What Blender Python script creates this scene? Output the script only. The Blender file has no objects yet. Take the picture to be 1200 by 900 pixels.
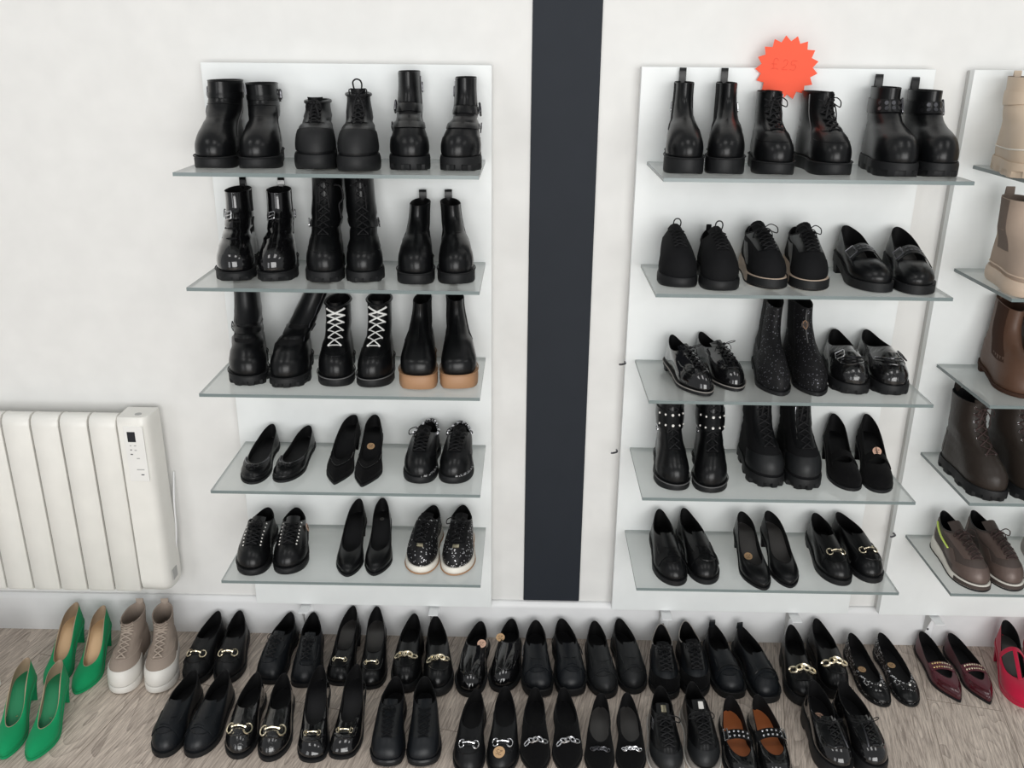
import bpy, math, random
import numpy as np
from mathutils import Vector, Matrix

# ------------------------------------------------------------------ camera, light, exposure
scn = bpy.context.scene
COL = scn.collection
PITCH, ROLL, YAW = .356904, .0095070, .0150369
CAM = Vector((0.0, -2.3, 1.6635))
fwd = Vector((-math.sin(YAW)*math.cos(PITCH), math.cos(YAW)*math.cos(PITCH), -math.sin(PITCH)))
rgt = Vector((math.cos(YAW), math.sin(YAW), 0)); upv = rgt.cross(fwd)
r2 = rgt*math.cos(ROLL) + upv*math.sin(ROLL); u2 = upv*math.cos(ROLL) - rgt*math.sin(ROLL)
cd = bpy.data.cameras.new('camera'); cam = bpy.data.objects.new('camera', cd); COL.objects.link(cam)
cd.sensor_width = 36; cd.lens = 1063.66/1200*36; cd.clip_start = .02
M = Matrix.Identity(4)
for i in range(3):
    M[i][0], M[i][1], M[i][2], M[i][3] = r2[i], u2[i], -fwd[i], CAM[i]
cam.matrix_world = M
scn.camera = cam
w = bpy.data.worlds.new('world'); scn.world = w; w.use_nodes = True
bg = w.node_tree.nodes['Background']; bg.inputs[0].default_value = (.97, .985, 1, 1); bg.inputs[1].default_value = .38

def area(name, loc, aim, sx, sy, power, color=(1, 1, 1)):
    l = bpy.data.lights.new(name, 'AREA'); l.shape = 'RECTANGLE'; l.size = sx; l.size_y = sy
    l.energy = power; l.color = color
    o = bpy.data.objects.new(name, l); COL.objects.link(o); o.location = loc
    o.rotation_euler = (Vector(aim)-Vector(loc)).to_track_quat('-Z', 'Y').to_euler()
    return o
area('shop_window_light', (.7, -4.8, 1.55), (.1, 0, .9), 3.4, 2.2, 150, (1, .995, .98))
area('shop_door_light', (-2.9, -4.6, 1.3), (-.4, 0, .8), 1.3, 2.2, 26, (.98, .99, 1))
for i, x in enumerate((-1.5, 0.1, 1.7)):
    area('ceiling_panel_light', (x, -1.3, 2.75), (x, -1.0, 0), .6, .6, 5, (1, .99, .97))
scn.view_settings.view_transform = 'Standard'; scn.view_settings.look = 'None'
scn.view_settings.exposure = 0.0; scn.view_settings.gamma = 1; scn.view_settings.use_curve_mapping = False
try:
    scn.cycles.max_bounces = 8; scn.cycles.transparent_max_bounces = 24
except Exception: pass

# ------------------------------------------------------------------ materials
MATS = {}
def principled(name, color, rough=.5, metal=0, coat=0, sheen=0, spec=None, bump=None, emis=None):
    if name in MATS: return MATS[name]
    m = bpy.data.materials.new(name); m.use_nodes = True; nt = m.node_tree; b = nt.nodes['Principled BSDF']
    b.inputs['Base Color'].default_value = (*color, 1); b.inputs['Roughness'].default_value = rough
    b.inputs['Metallic'].default_value = metal; b.inputs['Coat Weight'].default_value = coat
    b.inputs['Coat Roughness'].default_value = .04; b.inputs['Sheen Weight'].default_value = sheen
    b.inputs['Specular IOR Level'].default_value = spec if spec is not None else (.30 if max(color) < .03 else .5)
    tc = nt.nodes.new('ShaderNodeTexCoord')
    if bump:
        scale, strength, dist = bump
        n = nt.nodes.new('ShaderNodeTexNoise'); n.inputs['Scale'].default_value = scale; n.inputs['Detail'].default_value = 3
        bm = nt.nodes.new('ShaderNodeBump'); bm.inputs['Strength'].default_value = strength; bm.inputs['Distance'].default_value = dist
        nt.links.new(tc.outputs['Object'], n.inputs['Vector']); nt.links.new(n.outputs['Fac'], bm.inputs['Height'])
        nt.links.new(bm.outputs['Normal'], b.inputs['Normal'])
    # a little uneven colour so nothing is perfectly flat
    n2 = nt.nodes.new('ShaderNodeTexNoise'); n2.inputs['Scale'].default_value = 14; n2.inputs['Detail'].default_value = 2
    mx = nt.nodes.new('ShaderNodeMix'); mx.data_type = 'RGBA'
    mx.inputs['A'].default_value = (*[c*.93 for c in color], 1); mx.inputs['B'].default_value = (*[min(1, c*1.05) for c in color], 1)
    nt.links.new(tc.outputs['Object'], n2.inputs['Vector']); nt.links.new(n2.outputs['Fac'], mx.inputs['Factor'])
    nt.links.new(mx.outputs['Result'], b.inputs['Base Color'])
    MATS[name] = m
    return m
def glitter(name, base, fleck, thr, scale=420, rough=.45):
    m = bpy.data.materials.new(name); m.use_nodes = True; nt = m.node_tree; b = nt.nodes['Principled BSDF']
    tc = nt.nodes.new('ShaderNodeTexCoord'); v = nt.nodes.new('ShaderNodeTexVoronoi'); v.inputs['Scale'].default_value = scale
    sep = nt.nodes.new('ShaderNodeSeparateColor'); g = nt.nodes.new('ShaderNodeMath'); g.operation = 'GREATER_THAN'; g.inputs[1].default_value = thr
    mx = nt.nodes.new('ShaderNodeMix'); mx.data_type = 'RGBA'; mx.inputs['A'].default_value = (*base, 1); mx.inputs['B'].default_value = (*fleck, 1)
    nt.links.new(tc.outputs['Object'], v.inputs['Vector']); nt.links.new(v.outputs['Color'], sep.inputs[0])
    nt.links.new(sep.outputs[0], g.inputs[0]); nt.links.new(g.outputs[0], mx.inputs['Factor'])
    nt.links.new(mx.outputs['Result'], b.inputs['Base Color']); nt.links.new(g.outputs[0], b.inputs['Metallic'])
    b.inputs['Roughness'].default_value = rough; b.inputs['Specular IOR Level'].default_value = .28
    bm = nt.nodes.new('ShaderNodeBump'); bm.inputs['Strength'].default_value = .8; bm.inputs['Distance'].default_value = .001
    nt.links.new(sep.outputs[1], bm.inputs['Height']); nt.links.new(bm.outputs['Normal'], b.inputs['Normal'])
    MATS[name] = m
    return m
P = principled
P('leather', (.0040, .0043, .0048), .29, bump=(260, .25, .0006))
P('leather_soft', (.0058, .0062, .007), .40, bump=(180, .35, .0008))
P('leather_navy', (.0058, .0072, .0092), .40, bump=(200, .25, .0006))
P('leather_grey_black', (.0105, .0115, .0125), .45, bump=(160, .3, .0008))
P('patent', (.004, .004, .0045), .09, coat=1, bump=(26, .35, .006))
P('croc_patent', (.004, .004, .0045), .12, coat=1, bump=(75, .7, .004))
P('suede', (.003, .003, .0034), .95, sheen=.03, spec=.12, bump=(500, .6, .0008))
P('fabric_black', (.0048, .0050, .0058), .85, spec=.2, bump=(700, .6, .0008))
P('elastic', (.009, .009, .010), .8, spec=.2, bump=(900, .8, .0008))
P('rubber', (.0075, .008, .0088), .55, spec=.3, bump=(120, .2, .0006))
P('rubber_shiny', (.009, .009, .010), .3, bump=(80, .2, .0006))
P('gum', (.36, .20, .105), .55, bump=(90, .2, .0008))
P('beige_rubber', (.62, .49, .38), .5)
P('cream_rubber', (.74, .71, .64), .55, bump=(60, .2, .0006))
P('white_rubber', (.66, .64, .60), .5)
P('grey_rubber', (.26, .24, .22), .5)
P('lining', (.0035, .0035, .004), .8, spec=.25)
P('lining_tan', (.33, .25, .17), .7)
P('insole_black', (.006, .006, .007), .6)
P('insole_gold', (.62, .42, .24), .4, metal=.2)
P('insole_green', (.01, .20, .08), .55)
P('insole_tan', (.42, .125, .04), .5)
P('insole_grey', (.055, .052, .05), .4)
P('green_suede', (.004, .265, .098), .8, sheen=.06, spec=.2, bump=(400, .3, .0006))
P('red_suede', (.42, .004, .035), .8, sheen=.25, spec=.2, bump=(400, .3, .0006))
P('burgundy', (.07, .006, .014), .5, sheen=.1, bump=(300, .3, .0006))
P('burgundy_patent', (.05, .006, .010), .15, coat=.8)
P('taupe_canvas', (.30, .245, .205), .9, spec=.2, bump=(600, .7, .001))
P('taupe_lace', (.36, .30, .25), .9, spec=.2)
P('beige_leather', (.56, .45, .34), .5, bump=(120, .3, .0008))
P('beige_suede', (.42, .33, .265), .85, spec=.2, bump=(200, .3, .0008))
P('beige_elastic', (.19, .15, .125), .85, spec=.2, bump=(800, .8, .001))
P('brown_leather', (.085, .040, .022), .5, bump=(120, .4, .001))
P('brown_elastic', (.045, .022, .014), .85, spec=.2)
P('dark_brown_leather', (.024, .018, .0145), .42, bump=(100, .5, .001))
P('bronze_leather', (.115, .082, .07), .42, metal=.2, bump=(140, .4, .001))
P('bronze_dark', (.055, .04, .034), .6, bump=(300, .5, .001))
P('dark_brown_lace', (.035, .018, .016), .8)
P('steel_grey_leather', (.07, .075, .075), .4, metal=.25, bump=(140, .4, .001))
P('neon_tag', (.62, .78, .16), .6)
P('lace_black', (.008, .008, .009), .7, spec=.25)
P('lace_white', (.78, .78, .76), .8)
P('thread_grey', (.10, .10, .10), .7)
P('gold', (.83, .62, .30), .22, metal=1)
P('silver', (.72, .72, .74), .2, metal=1)
P('gunmetal', (.12, .12, .13), .28, metal=1)
P('pale_gold', (.86, .76, .56), .25, metal=1)
P('pearl', (.82, .80, .76), .2, coat=.5)
P('kraft_paper', (.50, .32, .17), .75)
P('pink_paper', (.60, .38, .28), .75)
P('ink', (.03, .025, .02), .8)
P('clear_white', (.86, .87, .88), .35)
glitter('glitter_black', (.006, .006, .007), (.75, .75, .78), .93, 330)
glitter('glitter_silver', (.012, .012, .013), (.85, .85, .88), .55, 300)
glitter('glitter_fine', (.006, .006, .007), (.22, .22, .25), .955, 420, .6)
glitter('studded', (.006, .006, .007), (.7, .7, .72), .80, 260)
P('shelf_board', (.80, .825, .82), .42)
P('board_edge', (.56, .555, .54), .5)
P('baseboard', (.74, .745, .75), .4)
P('slate', (.021, .025, .032), .6, spec=.16)
P('radiator_white', (.80, .79, .745), .35)
P('radiator_gap', (.16, .155, .14), .6)
P('panel_face', (.80, .795, .77), .3)
P('display_black', (.02, .022, .026), .15)
P('icon_grey', (.42, .42, .41), .5)
P('screw', (.10, .10, .11), .4, metal=.8)
P('starburst', (.93, .105, .045), .7)
P('starburst_ink', (.82, .085, .04), .7)
P('white_plastic', (.84, .85, .86), .35)

def wall_mat():
    m = P('wall_paint', (.752, .750, .732), .65, spec=.3, bump=(90, .12, .001)); return m
wall_mat()

def glass_mat(name, col, gl=.12, shiny=True):
    m = bpy.data.materials.new(name); m.use_nodes = True; nt = m.node_tree
    for n in list(nt.nodes): nt.nodes.remove(n)
    o = nt.nodes.new('ShaderNodeOutputMaterial'); t = nt.nodes.new('ShaderNodeBsdfTransparent'); g = nt.nodes.new('ShaderNodeBsdfGlossy')
    d = nt.nodes.new('ShaderNodeBsdfDiffuse'); d.inputs[0].default_value = (.90, .95, .94, 1)
    m1 = nt.nodes.new('ShaderNodeMixShader'); m1.inputs[0].default_value = gl
    t.inputs[0].default_value = (*col, 1); g.inputs['Roughness'].default_value = .06
    f = nt.nodes.new('ShaderNodeFresnel'); f.inputs[0].default_value = 1.5; mx = nt.nodes.new('ShaderNodeMixShader')
    tc = nt.nodes.new('ShaderNodeTexCoord'); n = nt.nodes.new('ShaderNodeTexNoise'); n.inputs['Scale'].default_value = 3
    mr = nt.nodes.new('ShaderNodeMapRange'); mr.inputs['To Min'].default_value = gl*.9; mr.inputs['To Max'].default_value = gl*1.1
    nt.links.new(tc.outputs['Object'], n.inputs['Vector']); nt.links.new(n.outputs['Fac'], mr.inputs['Value']); nt.links.new(mr.outputs[0], m1.inputs[0])
    tl = nt.nodes.new('ShaderNodeBsdfTranslucent'); tl.inputs[0].default_value = (.90, .95, .94, 1)
    dm = nt.nodes.new('ShaderNodeMixShader'); dm.inputs[0].default_value = .5; nt.links.new(d.outputs[0], dm.inputs[1]); nt.links.new(tl.outputs[0], dm.inputs[2])
    nt.links.new(t.outputs[0], m1.inputs[1]); nt.links.new(dm.outputs[0], m1.inputs[2])
    ge = nt.nodes.new('ShaderNodeNewGeometry'); k = nt.nodes.new('ShaderNodeMix'); nt.links.new(ge.outputs['Backfacing'], k.inputs['Factor'])
    nt.links.new(f.outputs[0], k.inputs['A']); k.inputs['B'].default_value = .04
    if not shiny: k.inputs['Factor'].default_value = 1; nt.links.remove(k.inputs['Factor'].links[0])
    nt.links.new(k.outputs[0], mx.inputs[0]); nt.links.new(m1.outputs[0], mx.inputs[1]); nt.links.new(g.outputs[0], mx.inputs[2])
    nt.links.new(mx.outputs[0], o.inputs[0]); MATS[name] = m
glass_mat('shelf_glass', (.95, .97, .965), .66); glass_mat('shelf_glass_under', (.97, .98, .98), .03, False)
P('glass_edge', (.16, .20, .20), .25)

def floor_mat():
    m = bpy.data.materials.new('laminate'); m.use_nodes = True; nt = m.node_tree; b = nt.nodes['Principled BSDF']
    N = nt.nodes.new; L = nt.links.new
    tc = N('ShaderNodeTexCoord'); mp = N('ShaderNodeMapping'); mp.inputs['Rotation'].default_value = (0, 0, math.radians(-77))
    L(tc.outputs['Object'], mp.inputs['Vector'])          # plank length now along X
    br = N('ShaderNodeTexBrick'); br.offset = .37; br.inputs['Scale'].default_value = 1
    br.inputs['Brick Width'].default_value = 1.2; br.inputs['Row Height'].default_value = .19; br.inputs['Mortar Size'].default_value = .0012
    br.inputs['Color1'].default_value = (0, 0, 0, 1); br.inputs['Color2'].default_value = (1, 1, 1, 1); br.inputs['Mortar'].default_value = (.5, .5, .5, 1)
    L(mp.outputs[0], br.inputs['Vector'])
    off = N('ShaderNodeVectorMath'); off.operation = 'MULTIPLY_ADD'; off.inputs[1].default_value = (7, 3, 0)
    L(br.outputs['Color'], off.inputs[0]); L(mp.outputs[0], off.inputs[2])
    st = N('ShaderNodeMapping'); st.inputs['Scale'].default_value = (1.5, 9, 1); L(off.outputs[0], st.inputs['Vector'])
    n0 = N('ShaderNodeTexNoise'); n0.inputs['Scale'].default_value = 1.1; n0.inputs['Detail'].default_value = 2; n0.inputs['Distortion'].default_value = .4
    L(st.outputs[0], n0.inputs['Vector'])
    # growth rings: contour lines of a stretched noise give cathedral grain and knots
    rg = N('ShaderNodeMath'); rg.operation = 'MULTIPLY'; rg.inputs[1].default_value = 17; L(n0.outputs['Fac'], rg.inputs[0])
    fr = N('ShaderNodeMath'); fr.operation = 'FRACT'; L(rg.outputs[0], fr.inputs[0])
    pw = N('ShaderNodeMath'); pw.operation = 'POWER'; pw.inputs[1].default_value = .30; L(fr.outputs[0], pw.inputs[0])
    st2 = N('ShaderNodeMapping'); st2.inputs['Scale'].default_value = (14, 210, 1); L(off.outputs[0], st2.inputs['Vector'])
    n1 = N('ShaderNodeTexNoise'); n1.inputs['Scale'].default_value = 1.0; n1.inputs['Detail'].default_value = 7; n1.inputs['Roughness'].default_value = .72
    L(st2.outputs[0], n1.inputs['Vector'])
    st3 = N('ShaderNodeMapping'); st3.inputs['Scale'].default_value = (1.1, 7, 1); L(off.outputs[0], st3.inputs['Vector'])
    n3 = N('ShaderNodeTexNoise'); n3.inputs['Scale'].default_value = 1.3; n3.inputs['Detail'].default_value = 3; L(st3.outputs[0], n3.inputs['Vector'])
    a = N('ShaderNodeMath'); a.operation = 'MULTIPLY_ADD'; a.inputs[1].default_value = .19; L(pw.outputs[0], a.inputs[0])
    s = N('ShaderNodeMath'); s.operation = 'MULTIPLY'; s.inputs[1].default_value = .95; L(n1.outputs['Fac'], s.inputs[0]); L(s.outputs[0], a.inputs[2])
    a2 = N('ShaderNodeMath'); a2.operation = 'MULTIPLY_ADD'; a2.inputs[1].default_value = .20; L(n3.outputs['Fac'], a2.inputs[0]); L(a.outputs[0], a2.inputs[2])
    cr = N('ShaderNodeValToRGB'); e = cr.color_ramp.elements
    e[0].position = .40; e[0].color = (.085, .066, .053, 1); e[1].position = .86; e[1].color = (.70, .605, .52, 1)
    k = cr.color_ramp.elements.new(.64); k.color = (.37, .308, .262, 1)
    L(a2.outputs[0], cr.inputs[0])
    mx = N('ShaderNodeMix'); mx.data_type = 'RGBA'; mx.blend_type = 'MULTIPLY'; mx.inputs['B'].default_value = (.45, .42, .4, 1)
    L(br.outputs['Fac'], mx.inputs['Factor']); L(cr.outputs[0], mx.inputs['A']); L(mx.outputs['Result'], b.inputs['Base Color'])
    b.inputs['Roughness'].default_value = .5
    bm = N('ShaderNodeBump'); bm.inputs['Strength'].default_value = .25; bm.inputs['Distance'].default_value = .002
    L(n1.outputs['Fac'], bm.inputs['Height']); L(bm.outputs[0], b.inputs['Normal']); MATS['laminate'] = m
floor_mat()

# ------------------------------------------------------------------ mesh building
class MB:
    def __init__(s): s.v = []; s.f = []; s.m = []; s.n = 0
    def add(s, verts, faces, mi=0):
        verts = np.asarray(verts, float).reshape(-1, 3); b = s.n
        s.v.append(verts); s.n += len(verts)
        for f in faces: s.f.append([i+b for i in f]); s.m.append(mi)
        return s
    def grid(s, G, wrap_u=False, mi=0, flip=False):      # G[v][u]
        V, U = G.shape[:2]; F = []
        for i in range(V-1):
            for j in range(U if wrap_u else U-1):
                k = (j+1) % U; q = [i*U+j, i*U+k, (i+1)*U+k, (i+1)*U+j]
                F.append(q[::-1] if flip else q)
        return s.add(G.reshape(-1, 3), F, mi)
    def box(s, x0, x1, y0, y1, z0, z1, mi=0):
        v = [(x, y, z) for z in (z0, z1) for y in (y0, y1) for x in (x0, x1)]
        return s.add(v, [(0, 2, 3, 1), (4, 5, 7, 6), (0, 1, 5, 4), (2, 6, 7, 3), (0, 4, 6, 2), (1, 3, 7, 5)], mi)
    def tube(s, pts, r, n=6, closed=False, smooth=True, flat=1.0, cap=True):
        pts = np.asarray(pts, float)
        if smooth and len(pts) > 2:
            K = len(pts); out = []
            rng = range(K if closed else K-1)
            for i in rng:
                p0 = pts[(i-1) % K] if (closed or i > 0) else pts[0]; p1 = pts[i]; p2 = pts[(i+1) % K]
                p3 = pts[(i+2) % K] if (closed or i+2 < K) else pts[-1]
                for t in (0, .25, .5, .75):
                    out.append(.5*((2*p1)+(-p0+p2)*t+(2*p0-5*p1+4*p2-p3)*t*t+(-p0+3*p1-3*p2+p3)*t**3))
            if not closed: out.append(pts[-1])
            pts = np.array(out)
        K = len(pts)
        if closed: T = np.roll(pts, -1, 0)-np.roll(pts, 1, 0)
        else: T = np.gradient(pts, axis=0)
        T /= np.linalg.norm(T, axis=1)[:, None]+1e-12
        ref = np.array([0, 0, 1.]) if abs(T[0][2]) < .8 else np.array([1., 0, 0])
        A = np.cross(T[0], ref); A /= np.linalg.norm(A); R = []
        for i in range(K):
            A = A-T[i]*(A@T[i]); A /= np.linalg.norm(A)+1e-12; B = np.cross(T[i], A)
            rr = r[i*len(r)//K] if hasattr(r, '__len__') else r
            R.append([pts[i]+rr*(math.cos(a)*A+flat*math.sin(a)*B) for a in np.arange(n)*2*math.pi/n])
        G = np.array(R)
        if closed: G = np.concatenate([G, G[:1]])
        s.grid(G, wrap_u=True)
        if cap and not closed:
            b = s.n-G.shape[0]*n
            s.f.append(list(range(b, b+n))[::-1]); s.m.append(0)
            e = s.n-n; s.f.append(list(range(e, e+n))); s.m.append(0)
        return s
    def disc(s, o, n, r, th, seg=20, rim=None):
        o = np.array(o, float); n = np.array(n, float); n /= np.linalg.norm(n)
        a = np.cross(n, (0, 0, 1)) if abs(n[2]) < .9 else np.cross(n, (1, 0, 0)); a /= np.linalg.norm(a); b = np.cross(n, a)
        ang = np.arange(seg)*2*math.pi/seg
        c = np.array([math.cos(t)*a+math.sin(t)*b for t in ang])
        v = np.concatenate([o+c*r, o+n*th+c*r])
        F = [(i, (i+1) % seg, seg+(i+1) % seg, seg+i) for i in range(seg)]+[list(range(seg, 2*seg)), list(range(seg))[::-1]]
        return s.add(v, F)
    def ball(s, o, r, sz=1.0, nu=10, nv=6, n=None):
        o = np.array(o, float); G = []
        for i in range(nv+1):
            ph = math.pi*i/nv; G.append([[math.sin(ph)*math.cos(t), math.sin(ph)*math.sin(t), -math.cos(ph)*sz] for t in np.arange(nu)*2*math.pi/nu])
        G = np.array(G)*r
        if n is not None:
            q = Vector((0, 0, 1)).rotation_difference(Vector(n)).to_matrix(); G = G@np.array(q).T
        return s.grid(G+o, wrap_u=True)
    def build(s, name, mat, parent=None, smooth=True, auto=40):
        me = bpy.data.meshes.new(name)
        V = np.concatenate(s.v) if s.v else np.zeros((0, 3))
        me.from_pydata(V.tolist(), [], s.f)
        mats = mat if isinstance(mat, (list, tuple)) else [mat]
        for m in mats: me.materials.append(MATS[m] if isinstance(m, str) else m)
        if len(mats) > 1: me.polygons.foreach_set('material_index', s.m)
        me.validate()
        if smooth:
            me.shade_smooth()
            me.set_sharp_from_angle(angle=math.radians(auto))
        o = bpy.data.objects.new(name, me); COL.objects.link(o)
        if parent is not None: o.parent = parent
        return o
def bevel(o, w=.002, seg=2):
    m = o.modifiers.new('bevel', 'BEVEL'); m.width = w; m.segments = seg; m.limit_method = 'ANGLE'; return o
def tag(o, label, cat, group=None):
    o['label'] = label; o['category'] = cat
    n = len(label.split()); assert 4 <= n <= 16, (n, label)
    if group: o['group'] = group
    return o
def struct(o): o['kind'] = 'structure'; return o

def CR(rows, vals):
    rows = np.asarray(rows, float); K = len(rows); out = []
    for v in vals:
        t = v*(K-1); i = int(min(max(math.floor(t), 0), K-2)); f = t-i
        p1, p2 = rows[i], rows[i+1]; p0 = rows[i-1] if i > 0 else 2*p1-p2; p3 = rows[i+2] if i+2 < K else 2*p2-p1
        out.append(.5*((2*p1)+(-p0+p2)*f+(2*p0-5*p1+4*p2-p3)*f*f+(-p0+3*p1-3*p2+p3)*f**3))
    return np.array(out)
GP = np.array([0, .15, .35, .48, .6, .7, .8, .9, .96, 1.])
GS = {
 'round':  [1.0, .92, .71, .74, .90, 1.06, 1.17, 1.27, 1.33, 1.38],
 'almond': [1.0, .90, .69, .71, .88, 1.03, 1.09, 1.05, .98, .90],
 'point':  [1.0, .88, .66, .70, .90, 1.02, .98, .78, .58, .42],
 'square': [1.0, .92, .71, .74, .90, 1.05, 1.20, 1.42, 1.75, 2.0],
 'wide':   [1.15, .98, .84, .86, .96, 1.06, 1.17, 1.32, 1.48, 1.58]}
def smooth01(t): t = np.clip(t, 0, 1); return t*t*(3-2*t)

def rows_low(hb, zm, zv, yt, wt=.66, phim=70, toe=1.0, bl=.85):
    R = [(.02, .985, .93, 0, 0, 0, 0)]
    pm = math.radians(phim); n = 7
    for i in range(n):
        s = i/(n-1); ph = pm*(.10+.90*s); c0 = math.cos(pm*.10); cm = math.cos(pm)
        c = (math.cos(ph)-cm)/(c0-cm); sn = math.sin(ph)/math.sin(pm)
        yf = yt+(1-yt)*c**(.9/toe); zf = zv*sn**(.85/toe)
        R.append((.006+.012*s, yf*(1-.012*(1-s)), .965-(.965-wt)*s**1.5, .012+(hb-.012)*s, .012+(zm-.012)*s**.9, max(zf, .011), bl*s))
    return R
def rows_boot(h, ws=.60, yf=.50, toe=1.0, wa=.60):
    R = [(.02, .98, .91, 0, 0, 0, 0), (.005, .99, .955, .012, .012, .013, 0), (.005, .972, .945, .026, .025, .033, .05), (.005, .915, .875, .041, .040, .050*toe, .18)]
    for f, y0, y1, w_, b in ((.10, .01, .80, .77, .38), (.24, .02, .675, wa*.45+.37, .65), (.40, .028, .58, wa+.02, .9), (.60, .028, yf+.015, (wa+ws)/2, 1), (.82, .015, yf, ws, 1), (1, .0, yf, ws+.01, 1)):
        z = .047+(h-.047)*f
        R.append((y0, y1, w_, z, z, z+(.010*(1-f) if f < .7 else 0), b))
    return R

class Shoe:
    def __init__(s, name, label, cat, group, img_side, pos, ang, z, L, W, rows, ts, hh, shape, mat, lining='lining', insole='insole_black',
                 sole=None, lean=(0, 0), wr=0.0, lin=True, stretch=1.0):
        s.L, s.W, s.ts, s.hh, s.rows, s.shape, s.inn = L, W, ts, hh, rows, shape, img_side
        s.lean = lean; s.wr = wr; s.seed = random.random()*10
        s.root = bpy.data.objects.new(name, None); COL.objects.link(s.root); s.root.empty_display_size = .05
        s.root.location = (pos[0], pos[1], z); s.root.rotation_euler = (0, 0, math.pi+math.radians(ang))
        tag(s.root, label, cat, group); s.mat = mat
        s.U = 48; s.V = 24
        s.vals = np.linspace(0, 1, s.V+1); s.G = s.surface(s.vals, s.U)
        s.upper(mat)
        if lin: s.inner(lining, insole)
        s.make_sole(**(sole or {}))
    def g(s, p): return np.interp(p, GP, GS[s.shape])
    def lift(s, y):
        return s.hh*smooth01((.66*s.L-y)/(.50*s.L))
    def xs(s, x, y):      # banana asymmetry to the inner side
        t = np.clip((y/s.L-.55)/.45, 0, 1); return x+s.inn*(.0065*t*t) - s.inn*.002*smooth01(1-abs(y/s.L-.42)/.25)
    def surface(s, vals, U):
        R = CR(s.rows, vals); th = np.arange(U)*2*math.pi/U; p = (1-np.cos(th))/2; sn = np.sin(th); out = []
        for v, (yb, yf, w_, zb, zm, zf, bl) in zip(vals, R):
            bl = min(max(bl, 0), 1); g = s.g(p)*(1-bl)+bl*(1 if len(s.rows) > 8 else .74+.26*smooth01(p/.55))
            y = s.L*(yb+(yf-yb)*p); x = s.W*w_*sn*g
            z = zb*(1-p)*(1-2*p)+4*zm*p*(1-p)+zf*p*(2*p-1)
            if s.wr:
                k = math.exp(-((v-.52)/.16)**2)*s.wr
                x = x*(1+k*.5*np.sin(v*46+s.seed+3*np.sin(th*2+s.seed))*.1)
                y = y+k*.0035*np.sin(v*52+s.seed+2*np.sin(th+s.seed))
            x = s.xs(x, y)
            zz = z+s.ts+s.lift(y)
            h = np.maximum(0, z-.06)
            x = x+s.lean[0]*h; y2 = y+s.lean[1]*h
            out.append(np.stack([x, y2-s.L/2, zz], 1))
        return np.array(out)
    def S(s, u, v):
        u = np.atleast_1d(np.asarray(u, float)) % 1.0; v = np.atleast_1d(np.asarray(v, float)); u, v = np.broadcast_arrays(u, v)
        a = u*s.U; i = np.floor(a).astype(int) % s.U; f = (a-np.floor(a))[:, None]; i2 = (i+1) % s.U
        b = np.minimum(v, 1)*s.V; j = np.clip(np.floor(b).astype(int), 0, s.V-1); e = (v*s.V-j)[:, None]
        G = s.G; P0 = G[j, i]*(1-f)+G[j, i2]*f; P1 = G[j+1, i]*(1-f)+G[j+1, i2]*f
        return P0*(1-e)+P1*e
    def N(s, u, v):
        u = np.atleast_1d(np.asarray(u, float)); v = np.minimum(np.atleast_1d(np.asarray(v, float)), 1); u, v = np.broadcast_arrays(u, v)
        du = s.S(u+.012, v)-s.S(u-.012, v); v2 = np.clip(v, .04, .96); dv = s.S(u, v2+.03)-s.S(u, v2-.03)
        n = np.cross(du, dv); n /= np.linalg.norm(n, axis=1)[:, None]+1e-12
        c = np.array([0, 0, .02]); pt = s.S(u, v); cc = s.G.mean(axis=1)[np.clip((v*s.V).astype(int), 0, s.V)]
        sg = np.sign(np.sum(n*(pt-cc), 1)); sg[sg == 0] = 1
        return n*sg[:, None]
    def ux(s, x, v):                    # front-side u whose surface has lateral coordinate x at height v
        us = np.linspace(.27, .73, 93); P_ = s.S(us, np.full(93, v)); c = s.S(.5, v)[0][0]
        return us[np.argmin(abs(P_[:, 0]-(c+x)))]
    def upper(s, mat):
        m = MB(); m.grid(s.G, wrap_u=True, flip=False)
        o = m.build('upper', mat, s.root, auto=75); s.upper_obj = o
    def inner(s, lin, ins):
        t = .0028; G = s.G; top = G[-1]; c = top.mean(0)
        def inset(ring, t):
            c = ring.mean(0); d = ring-c; nn = np.linalg.norm(d[:, :2], axis=1)[:, None]+1e-9
            q = ring.copy(); q[:, :2] -= d[:, :2]/nn*t; return q
        rings = [top, inset(top, t*.5)+np.array([0, 0, .0006]), inset(top, t)]
        for v in np.linspace(s.V-1, int(s.V*.14), 12).astype(int): rings.append(inset(G[v], t))
        MB().grid(np.array(rings), wrap_u=True, flip=True).build('lining', lin, s.root, auto=75)
        base = inset(G[max(1, int(s.V*.14))], t*.7); U = s.U; half = U//2; A = []
        for i in range(1, half):
            l, r = base[i], base[U-i]; A.append([l*(1-k)+r*k+np.array([0, 0, -.003*math.sin(math.pi*k)]) for k in (0, .25, .5, .75, 1)])
        s.bed = np.array(A)
        MB().grid(s.bed).build('insole', ins, s.root)
    def outline(s, N=96, off=0.0, sh=1.0):
        th = np.arange(N)*2*math.pi/N; p = (1-np.cos(th))/2; g = s.g(p)
        x = s.W*.985*np.sin(th)*g; y = s.L*p; x = s.xs(x, y)
        P_ = np.stack([x, y], 1)
        if np.any(off):
            T = np.roll(P_, -1, 0)-np.roll(P_, 1, 0); T /= np.linalg.norm(T, axis=1)[:, None]+1e-9
            P_ = P_+np.stack([T[:, 1], -T[:, 0]], 1)*np.asarray(off).reshape(-1, 1)*1.0
        return P_, p
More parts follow.
